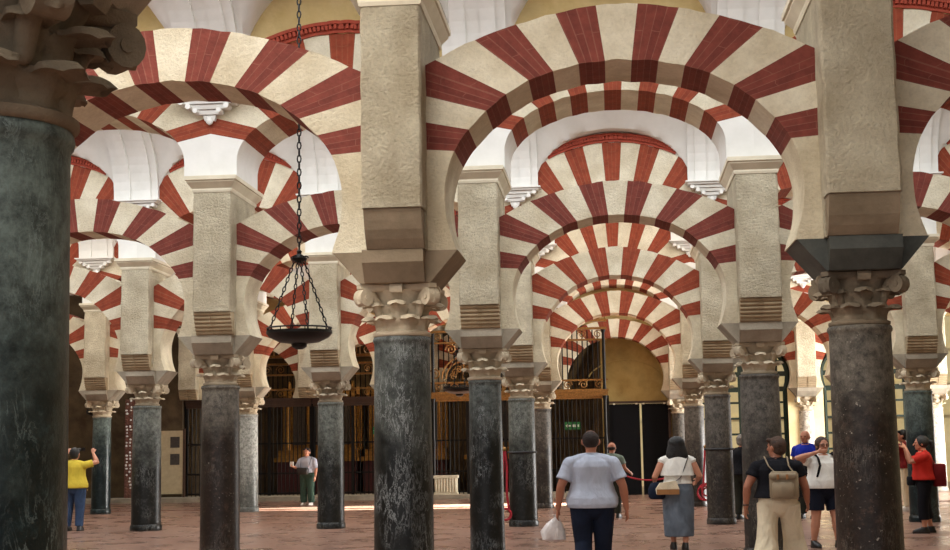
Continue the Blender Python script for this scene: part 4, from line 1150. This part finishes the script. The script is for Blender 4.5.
    remesh(body, 'body', vox, sk, t, 4, .4)
    if top is not None:
        bm = BM(); torso(bm, .024, hem, 1.43, .13 if bottom is not None and hem < 1.0 else .03)
        for sh, e in ((shL, eL), (shR, eR)):
            if sleeve > 0:
                ar = .9 + (w - 1) * .8
                limb(bm, [sh.lerp(e, .02), sh.lerp(e, sleeve * .6), sh.lerp(e, sleeve)], [.074 * ar, .073 * ar, .080 * ar], 14, 1, False); ball(bm, sh + V(0, 0, -.008), (.074 if sleeve > .2 else .060) * ar); limb(bm, [Q(0, -.02, 1.41), sh.lerp(Q(0, -.02, 1.41), .45) + V(0, 0, .004), sh + V(0, 0, -.008)], [.066, .068, .070], 12)
        remesh(bm, 'shirt', vox * 1.1, top, t, 3, .4)
        if peplum:
            bm = BM()
            rs = [(0, lz(z), z, .175 * w + a, .125 * w + a) for z, a in ((1.36, -.01), (1.30, .015), (1.22, .03), (1.13, .045), (1.125, .03))]
            oval(bm, rs, 28); o = obj('flounce', bm, top, t); smooth(o, 60)
        if hairstyle != 'long' and sleeve > 0:
            bm = BM(); torus(bm, (0, .0 + lz(1.44), 1.452), .060, .013, 'z', 24, 6); o = obj('collar', bm, top, t); smooth(o)
    if bottom is not None:
        bm = BM(); wf = w
        if leg == 'skirt':
            rs = []
            for z, rx, ry in ((1.06, .150, .115), (1.0, .172, .13), (.90, .195, .145), (.75, .20, .15), (.55, .195, .15), (.35, .19, .15), (leghem + .01, .185, .15), (leghem, .175, .14)):
                rs.append((0, 0, z, rx * w, ry * w))
            oval(bm, rs, 28)
        else:
            oval(bm, [(0, 0, .74, .06 * wf, .07 * wf), (0, 0, .80, .13 * wf, .105 * wf), (0, 0, .90, .176 * wf + belly * .1, .126 * wf + belly * .2), (0, 0, .97, .172 * wf + belly * .15, .120 * wf + belly * .25), (0, 0, 1.02, .160 * wf + belly * .15, .112 * wf + belly * .25)], 24)
            for hp, k, a in ((hipL, kL, aL), (hipR, kR, aR)):
                pts = [hp + V(0, 0, .02), hp.lerp(k, .5), k, k.lerp(a, .5), a + V(0, 0, .0)]; rad = [.105 * wf, .092 * wf, .074 * wf * flare ** .5, .068 * wf * flare, .062 * wf * flare]
                # cut at leghem
                P, R = [pts[0]], [rad[0]]
                for i in range(1, 5):
                    if pts[i].z < leghem:
                        u = (pts[i - 1].z - leghem) / max(1e-5, pts[i - 1].z - pts[i].z); P.append(pts[i - 1].lerp(pts[i], u)); R.append(rad[i - 1] + (rad[i] - rad[i - 1]) * u); break
                    P.append(pts[i]); R.append(rad[i])
                limb(bm, P, R, 16, 1, False)
        remesh(bm, {'skirt': 'skirt', 'shorts': 'shorts', 'trousers': 'trousers'}[leg], vox * 1.1, bottom, t, 3, .4)
    for a in (aL, aR):
        bm = BM()
        oval(bm, [(a.x, a.y + .06, .028, .046, .135), (a.x, a.y + .06, .05, .047, .132), (a.x, a.y + .045, .075, .043, .11), (a.x, a.y + .01, .10, .040, .065), (a.x, a.y, .115, .038, .052)], 18)
        o = obj('shoe', bm, C[shoe], t); smooth(o, 60)
        bm = BM(); oval(bm, [(a.x, a.y + .06, .0, .045, .135), (a.x, a.y + .06, .03, .049, .14)], 18); obj('sole', bm, C['sole'] if shoe != 'shoe' else C['strapm'], o)
    if hair is not None:
        bm = BM()
        if hairstyle == 'bald':      # thin rim of hair
            ball(bm, (0, -.028, -.002), .080, .080, .052, 16, 8)
        elif hairstyle == 'thin':
            ball(bm, (0, -.024, .022), .079, .083, .092, 18, 10)
        elif hairstyle == 'short':
            ball(bm, (0, -.022, .032), .086, .092, .100, 18, 10); ball(bm, (0, -.04, -.02), .076, .068, .07, 14, 8)
            for sx in (-1, 1): ball(bm, (sx * .05, .045, .085), .04, .035, .028, 10, 6)
        else:
            ball(bm, (0, -.024, .032), .094 if hairstyle != 'long' else .112, .100, .108, 18, 10)
            if hairstyle == 'long':
                oval(bm, [(0, -.075, -.215, .085, .018), (0, -.07, -.195, .135, .04), (0, -.06, -.13, .145, .06), (0, -.045, -.05, .130, .075), (0, -.03, .04, .105, .085)], 18)
                for i in range(7): limb(bm, [(-.1 + i * .033, -.075, -.2), (-.125 + i * .040, -.07, -.25 + .03 * (i % 3))], [.022, .010], 8)
            if hairstyle == 'tail':
                limb(bm, [(0, -.09, .05), (0, -.15, .03), (0, -.165, -.05), (0, -.14, -.14)], [.03, .036, .032, .012], 10)
        for v in bm.verts: v.co = (hr @ v.co) + hx
        remesh(bm, 'hair', .009, hair, t, 3, .4)
    if face:
        for sx in (-1, 1):
            bm = BM(); ball(bm, (sx * .032, .081, .012), .011, .006, .007, 8, 6)
            for v in bm.verts: v.co = (hr @ v.co) + hx
            obj('eye', bm, C['eye'], t)
        bm = BM(); ball(bm, (0, .091, -.048), .020, .005, .006, 8, 6)
        for v in bm.verts: v.co = (hr @ v.co) + hx
        obj('mouth', bm, C['lip'], t)
    return dict(t=t, shL=shL, shR=shR, eL=eL, eR=eR, wL=wL, wR=wR, s=s, hx=hx, hr=hr, Q=Q)
def world_of(p, v): return Matrix.LocRotScale(p['t'].location, p['t'].rotation_euler, p['t'].scale) @ Vector(v)
def held(p, name, bm, mats, label, cat):
    """a separate top-level thing built in the person's frame"""
    Mx = Matrix.LocRotScale(p['t'].location, p['t'].rotation_euler, p['t'].scale)
    for v in bm.verts: v.co = Mx @ v.co
    bmesh.ops.recalc_face_normals(bm, faces=bm.faces)
    c = Vector((0, 0, 0))
    for v in bm.verts: c += v.co
    c /= len(bm.verts)
    for v in bm.verts: v.co -= c
    o = obj(name, bm, mats, loc=c); tag(o, label, cat); smooth(o, 50); return o
def heldparts(p, name, label, cat, parts):
    Mx = Matrix.LocRotScale(p['t'].location, p['t'].rotation_euler, p['t'].scale)
    t = bpy.data.objects.new(name, None); COL.objects.link(t); t.matrix_world = Mx; tag(t, label, cat)
    for n, bm, m in parts:
        bmesh.ops.recalc_face_normals(bm, faces=bm.faces); o = obj(n, bm, m, t); smooth(o, 50)
    return t
# --- man with the plastic bag
A = person('person', 'broad man in pale blue grey short sleeved shirt and dark jeans, seen from behind', -.231, 14.8, 0, 1.60, sk=SKT, wide=1.18, belly=.03, hair=C['hairn'], hairstyle='thin',
           top=C['bluegrey'], sleeve=.72, hem=.86, bottom=C['jeans'], flare=1.05, larm=((-.10, -.03, -.26), (-.035, .06, -.24)), rarm=((.10, -.02, -.26), (.03, .05, -.25)), lfoot=(.03, -.26), rfoot=(-.03, .18), lknee=(-.10, .02, .47), vox=.008, headnod=4)
bm = BM(); hw = A['wL'] + V(-.02, .03, -.09)
oval(bm, [(hw.x - .03, hw.y, hw.z - .27, .05, .03), (hw.x - .04, hw.y, hw.z - .25, .12, .06), (hw.x - .045, hw.y, hw.z - .16, .125, .07), (hw.x - .02, hw.y, hw.z - .07, .075, .04), (hw.x, hw.y, hw.z - .01, .022, .016), (hw.x, hw.y, hw.z + .02, .03, .02)], 20)
for v in bm.verts:
    v.co.x += .012 * math.sin(v.co.z * 60 + v.co.y * 40); v.co.y += .01 * math.sin(v.co.z * 45 + v.co.x * 50)
held(A, 'plastic_bag', bm, C['plasticbag'], 'knotted white plastic bag in the hand of the man in the pale blue grey shirt', 'bag')
B_ = person('person', 'bald man in grey green shirt and dark trousers half hidden behind the broad man', -.03, 28.7, -20, 1.50, sk=SKT, wide=1.08, belly=.05, hair=C['hairn'], hairstyle='bald', top=C['greygreen'], sleeve=.6, hem=.90, bottom=C['olive'],
            rarm=((.08, .03, -.24), (.04, .20, -.10)), vox=.011)
# --- woman in the denim skirt
Cw = person('person', 'black haired woman in white sleeveless top and long washed denim skirt, seen from behind', .881, 19.9, 6, 1.535, wide=1.12, hair=C['hairb'], hairstyle='long', top=C['white'], sleeve=.04, hem=1.00,
            bottom=C['denimskirt'], leg='skirt', leghem=.20, larm=((-.12, -.02, -.24), (.02, .20, -.08)), rarm=((.11, -.02, -.24), (-.01, .20, -.08)), vox=.008, peplum=True, shoe='shoe', lfoot=(.04, .05), rfoot=(-.04, -.08))
bagc = V(-.17, -.16, .93)
bm = BM(); rings(bm, [[(bagc.x + a * q, bagc.y + b_, bagc.z + c) for a, b_, c in ((-.15, -.05, -.08), (.15, -.05, -.08), (.15, .04, -.08), (-.15, .04, -.08))] for q in (1,)] + [[(bagc.x - .16, bagc.y - .06, bagc.z + .0), (bagc.x + .16, bagc.y - .06, bagc.z), (bagc.x + .16, bagc.y + .05, bagc.z), (bagc.x - .16, bagc.y + .05, bagc.z)], [(bagc.x - .10, bagc.y - .05, bagc.z + .09), (bagc.x + .12, bagc.y - .05, bagc.z + .12), (bagc.x + .12, bagc.y + .04, bagc.z + .12), (bagc.x - .10, bagc.y + .04, bagc.z + .09)]])
b2 = BM(); box(b2, bagc.x - .155, bagc.x + .155, bagc.y - .075, bagc.y - .058, bagc.z - .085, bagc.z - .005)
b3 = BM(); limb(b3, [bagc + V(.10, -.03, .10), V(.02, -.165, 1.10), V(.08, -.16, 1.25), V(.14, -.11, 1.40), V(.15, -.02, 1.455)], [.013] * 5, 6, .4, False)
heldparts(Cw, 'crossbody_bag', 'cream and tan crossbody bag on the back of the woman in the denim skirt', 'bag', [('bag_body', bm, C['cream']), ('bag_flap', b2, C['tan']), ('bag_strap', b3, C['strapm'])])
bm = BM(); c = V(-.30, -.06, .90); oval(bm, [(c.x, c.y, c.z - .13, .08, .05), (c.x, c.y, c.z - .10, .12, .07), (c.x, c.y, c.z + .02, .125, .07), (c.x + .01, c.y, c.z + .11, .10, .05), (c.x + .01, c.y, c.z + .13, .06, .03)], 18)
held(Cw, 'bundle', bm, C['jeans'], 'dark blue cloth bundle at the left hip of the woman in the denim skirt', 'cloth bundle')
# --- woman with the backpack
D = person('person', 'short haired woman in black t-shirt and wide cream trousers, seen from behind', 1.764, 15.6, -14, 1.50, sk=SKT, wide=1.22, belly=.05, hair=C['hairbr'], hairstyle='short', top=C['black'], sleeve=.5, hem=.97, bottom=C['cream'], flare=1.75, leghem=.06,
           larm=((-.11, -.06, -.25), (-.03, .04, -.25)), rarm=((.08, .05, -.25), (.0, .16, -.2)), lfoot=(-.02, -.20), rfoot=(.04, .22), vox=.008, headturn=60)
bc = V(.10, -.21, 1.13)
def rbox(bm, c, hx, hy, hz, r=.03, mi=0):
    oval_ = lambda z, f: [(c.x + hx * f * sx * (1 if q else 1 - r / hx), c.y + hy * f * sy * (1 - r / hy if q else 1), z) for sx, sy, q in ((-1, -1, 0), (1, -1, 0), (1, -1, 1), (1, 1, 1), (1, 1, 0), (-1, 1, 0), (-1, 1, 1), (-1, -1, 1))]
    rings(bm, [oval_(c.z - hz, .88), oval_(c.z - hz + r, 1), oval_(c.z + hz - r, .98), oval_(c.z + hz, .84)], True, mi)
b1 = BM(); rbox(b1, bc, .155, .075, .165)
b2 = BM(); rbox(b2, bc + V(0, -.085, -.05), .12, .025, .085, .015); b4 = BM(); rbox(b4, bc + V(0, -.075, .11), .15, .03, .035, .015)
b3 = BM()
for sx in (-1, 1): limb(b3, [bc + V(sx * .10, .05, .15), V(bc.x * .4 + sx * .11, -.15, 1.36), V(sx * .125, -.05, 1.468), V(sx * .13, .08, 1.40)], [.014] * 4, 6, .5, False)
b5 = BM(); 
for sx in (-1, 1): limb(b5, [bc + V(sx * .05, -.11, .13), bc + V(sx * .05, -.112, .07)], [.014, .014], 6, .4, False)
heldparts(D, 'backpack', 'pale taupe backpack worn by the woman in cream trousers', 'backpack', [('bag_body', b1, C['taupe']), ('front_pocket', b2, C['taupe']), ('flap', b4, C['taupe']), ('shoulder_strap', b3, C['taupe']), ('buckle_strap', b5, C['tan'])])
bm = BM(); q = D['eL'].lerp(D['wL'], .88); torus(bm, q, .034, .008, 'z', 18, 6); ball(bm, q + V(-.036, 0, 0), .008, .02, .02, 8, 6); held(D, 'wristwatch', bm, C['strapm'], 'dark wristwatch on the left wrist of the woman in cream trousers', 'watch')
# --- woman in shorts
E_ = person('person', 'woman in white v-neck t-shirt and dark shorts raising one arm to her face', 2.889, 20.0, -158, 1.50, wide=1.30, belly=.08, bust=.05, hair=C['hairbr'], hairstyle='tail', top=C['white'], sleeve=.42, hem=.92, bottom=C['navy'], leg='shorts', leghem=.58, flare=1.3,
            rarm=((.20, .05, .03), (-.26, .13, .10)), larm=((-.07, .02, -.26), (.03, .14, -.2)), hands=(None, ((-1, .1, .05), (0, -1, 0), .3)), vox=.0085, face=True, headturn=-8, lfoot=(-.02, .10), rfoot=(.03, -.04))
bm = BM()
for sx in (-1, 1): limb(bm, [V(sx * .19, .17, 1.10), V(sx * .16, .21, 1.28), V(sx * .15, .14, 1.40), V(sx * .145, .02, 1.47), V(sx * .15, -.12, 1.40), V(sx * .14, -.19, 1.2)], [.028] * 6, 8, .5, False)
b1 = BM(); rbox(b1, V(0, -.25, 1.20), .14, .08, .18)
heldparts(E_, 'backpack', 'black backpack with wide straps worn by the woman in dark shorts', 'backpack', [('shoulder_strap', bm, C['black']), ('bag_body', b1, C['black'])])
bm = BM()
for sx in (-1, 1): torus(bm, (sx * .032, .095, .012), .022, .0035, 'y', 16, 5)
chord(bm, [(-.054, .092, .014), (-.08, .0, .014)], .003, 4); chord(bm, [(.054, .092, .014), (.08, .0, .014)], .003, 4)
for v in bm.verts: v.co = (E_['hr'] @ v.co) + E_['hx']
held(E_, 'spectacles', bm, C['glass'], 'dark rimmed spectacles on the woman in the white v-neck t-shirt', 'spectacles')
# --- man in blue
Fp = person('person', 'balding man in royal blue polo shirt and dark trousers by the green window', 3.69, 27.6, 150, 1.66, sk=SKT, wide=1.12, belly=.04, hair=C['hairg'], hairstyle='bald', top=C['blue'], sleeve=.55, hem=.90, bottom=C['olive'], larm=((-.07, .0, -.25), (.06, .20, -.05)), vox=.011, face=True)
G = person('person', 'grey haired man in black shirt and dark trousers between two grey columns', 2.46, 27.5, -35, 1.60, wide=1.08, hair=C['hairg'], hairstyle='short', top=C['black'], sleeve=.8, hem=.90, bottom=C['olive'], vox=.011)
# --- red shirt photographer
Hh = person('person', 'woman in coral red shirt and black cropped trousers taking a photograph', 4.87, 22.9, 84, 1.50, wide=1.12, belly=.03, bust=.04, hair=C['hairb'], hairstyle='tail', top=C['red'], sleeve=.75, hem=.94, bottom=C['black'], leghem=.24, flare=1.15,
            larm=((.04, .21, -.10), (.09, .07, .25)), rarm=((-.04, .21, -.10), (-.09, .07, .25)), hands=(((.2, .5, .8), (.6, .6, 0), .8), ((-.2, .5, .8), (-.6, .6, 0), .8)), vox=.009, face=True, lfoot=(0, .06), rfoot=(0, -.06))
def phone(p, label):
    c = (p['wL'] + p['wR']) / 2 + V(0, .06, .085); bm = BM(); box(bm, c.x - .075, c.x + .075, c.y - .005, c.y + .005, c.z - .037, c.z + .037); held(p, 'phone', bm, C['phone'], label, 'phone')
phone(Hh, 'dark phone held up by the woman in the coral red shirt')
b1 = BM(); rbox(b1, V(.06, .20, .92), .13, .06, .08); b2 = BM(); limb(b2, [V(-.06, .19, .97), V(-.16, .06, 1.2), V(-.12, .02, 1.46), V(.04, -.15, 1.3), V(.17, -.05, 1.0), V(.16, .14, .96)], [.011] * 6, 6, .5, False)
heldparts(Hh, 'waist_bag', 'black waist bag in front of the woman in the coral red shirt', 'bag', [('bag_body', b1, C['black']), ('bag_strap', b2, C['strapm'])])
b1 = BM(); rbox(b1, V(.0, -.24, 1.02), .12, .10, .20)
b2 = BM(); limb(b2, [V(.05, -.2, 1.2), V(.12, -.09, 1.40), V(.13, .0, 1.47)], [.012] * 3, 6, .5, False)
heldparts(Hh, 'red_backpack', 'dark red bag hanging behind the woman in the coral red shirt', 'bag', [('bag_body', b1, C['darkred']), ('bag_strap', b2, C['darkred'])])
I_ = person('person', 'dark haired person in dark red shirt and beige trousers holding up a phone', 6.0, 30.0, 80, 1.66, wide=1.05, hair=C['hairb'], hairstyle='short', top=C['darkred'], sleeve=.6, hem=.90, bottom=C['cream'], shoe='wshoe',
            larm=((.04, .21, -.10), (.09, .07, .24)), rarm=((-.04, .21, -.10), (-.09, .07, .24)), hands=(((.2, .5, .8), (.6, .6, 0), .8), ((-.2, .5, .8), (-.6, .6, 0), .8)), vox=.012, face=True)
phone(I_, 'dark phone held up by the person in the dark red shirt')
# --- yellow shirt
J_ = person('person', 'person in mustard yellow shirt and blue jeans taking a photograph, seen from behind', -10.24, 26.1, -4, 1.56, wide=1.2, belly=.03, hair=C['hairb'], hairstyle='short', top=C['yellow'], sleeve=.62, hem=.88, bottom=C['jeans2'], headnod=-8,
            larm=((-.15, .14, .04), (.10, .10, .20)), rarm=((.19, .12, .05), (-.13, .10, .19)), hands=(((.3, .4, .8), (0, .8, 0), .7), ((-.3, .4, .8), (0, .8, 0), .7)), vox=.010)
phone(J_, 'phone held up by the person in the mustard yellow shirt')
# --- woman in green trousers
K_ = person('person', 'woman in grey white top and dark green trousers standing by the iron screen', -8.07, 36.8, 168, 1.50, wide=1.12, hair=C['hairb'], hairstyle='short', top=C['greywhite'], sleeve=.95, hem=.98, bottom=C['green'], flare=1.25, shoe='wshoe', face=True,
            rarm=((.08, .08, -.24), (.02, .22, .06)), larm=((-.07, .02, -.26), (-.01, .08, -.24)), vox=.011)
b1 = BM(); rbox(b1, V(.05, .19, 1.03), .16, .07, .10); b2 = BM(); limb(b2, [V(-.08, .17, 1.1), V(-.15, .14, 1.3), V(-.14, .0, 1.47), V(-.05, -.14, 1.3)], [.014] * 4, 6, .5, False)
heldparts(K_, 'shoulder_bag', 'dark brown shoulder bag in front of the woman in green trousers', 'bag', [('bag_body', b1, C['strapm']), ('bag_strap', b2, C['strapm'])])
bm = BM(); c = K_['wR'] + V(0, .06, .05); box(bm, c.x - .05, c.x + .05, c.y - .01, c.y + .01, c.z - .05, c.z + .09); held(K_, 'leaflet', bm, C['sole'], 'small white leaflet in the hand of the woman in green trousers', 'leaflet')


# ------------------------------------------------------------------ light
W = bpy.data.worlds.new('sky'); scn.world = W; W.use_nodes = True
bg = W.node_tree.nodes['Background']; bg.inputs['Color'].default_value = (.78, .87, 1, 1); bg.inputs['Strength'].default_value = .45
cool = (.93, .97, 1.0); neutral = (1.0, .96, .90)
area('skylight_and_fill', (-6.5, ROW0 + NAVE * .5 - .9, 7.9), 10, 3.0, 1250, neutral)
area('skylight_and_fill', (-4, ROW0 + NAVE * 1.5, 7.9), 22, 1.6, 1000, cool)
area('skylight_and_fill', (-5, ROW0 + NAVE * 2.5, 7.9), 24, 1.6, 1150, cool)
area('skylight_and_fill', (-5, ROW0 + NAVE * 3.5, 7.9), 24, 1.6, 1150, neutral)
area('skylight_and_fill', (-5, ROW0 + NAVE * 4.5, 7.9), 24, 1.6, 300, neutral)
area('skylight_and_fill', (-3, .3, 7.9), 12, 3, 900, neutral)  # fill added above the camera to brighten the nearest column
area('rear_fill', (-4, -6.5, 5.0), 14, 5, 260, neutral, (math.radians(80), 0, 0))  # ambient fill added at the open end behind the camera, no known entrance
area('doorway_daylight', (XR + .1, YB - 4.1, 2.6), 4.4, 4.4, 1800, (1, .98, .95), (0, math.radians(80), 0), math.radians(120))
sp = bpy.data.lights.new('sunbeam', 'SPOT'); sp.energy = 900000; sp.color = (1, .95, .85); sp.spot_size = math.radians(7.5); sp.spot_blend = .3; sp.shadow_soft_size = .05
spo = bpy.data.objects.new('sunbeam', sp); COL.objects.link(spo); spo.location = (XR - .3, 36.4, 3.6)
spo.rotation_euler = (Vector((-3.4, 35.0, 0)) - Vector(spo.location)).to_track_quat('-Z', 'Y').to_euler()
s = bpy.data.lights.new('sun', 'SUN'); s.energy = 1.8; s.angle = .01; s.color = (1, .9, .7)
so = bpy.data.objects.new('sun', s); COL.objects.link(so)
so.rotation_euler = Vector((-.45, .75, -1.05)).to_track_quat('-Z', 'Y').to_euler()

# ------------------------------------------------------------------ camera
cam = bpy.data.cameras.new('camera'); co = bpy.data.objects.new('camera', cam); COL.objects.link(co)
F, PITCH, YAW, ROLL = 1400.0, .1226, .0955, .0166
cam.sensor_width = 36; cam.lens = F / 950 * 36; cam.clip_end = 300
d = Vector((-math.sin(YAW) * math.cos(PITCH), math.cos(YAW) * math.cos(PITCH), math.sin(PITCH)))
r = Vector((math.cos(YAW), math.sin(YAW), 0)); u = r.cross(d)
c_, s_ = math.cos(ROLL), math.sin(ROLL)
# image x = c x - s y: camera axes turned about the view direction
rx = r * c_ - u * s_; ux = r * s_ + u * c_
co.matrix_world = Matrix(((rx.x, ux.x, -d.x, 0), (rx.y, ux.y, -d.y, 0), (rx.z, ux.z, -d.z, EYE), (0, 0, 0, 1)))
scn.camera = co
SCALE = 1.09      # the whole place, so that people and doors have their true size
for o in list(scn.objects):
    if o.parent is None:
        o.location = o.location * SCALE
        if o.type == 'LIGHT':
            if o.data.type == 'AREA': o.data.size *= SCALE; o.data.size_y *= SCALE
            if o.data.type != 'SUN': o.data.energy *= SCALE ** 2
        elif o.type != 'CAMERA': o.scale = o.scale * SCALE
scn.view_settings.view_transform = 'Standard'; scn.view_settings.look = 'None'
scn.view_settings.gamma = 1; scn.view_settings.use_curve_mapping = False
scn.view_settings.exposure = 0.05
scn.cycles.max_bounces = 8; scn.cycles.diffuse_bounces = 4
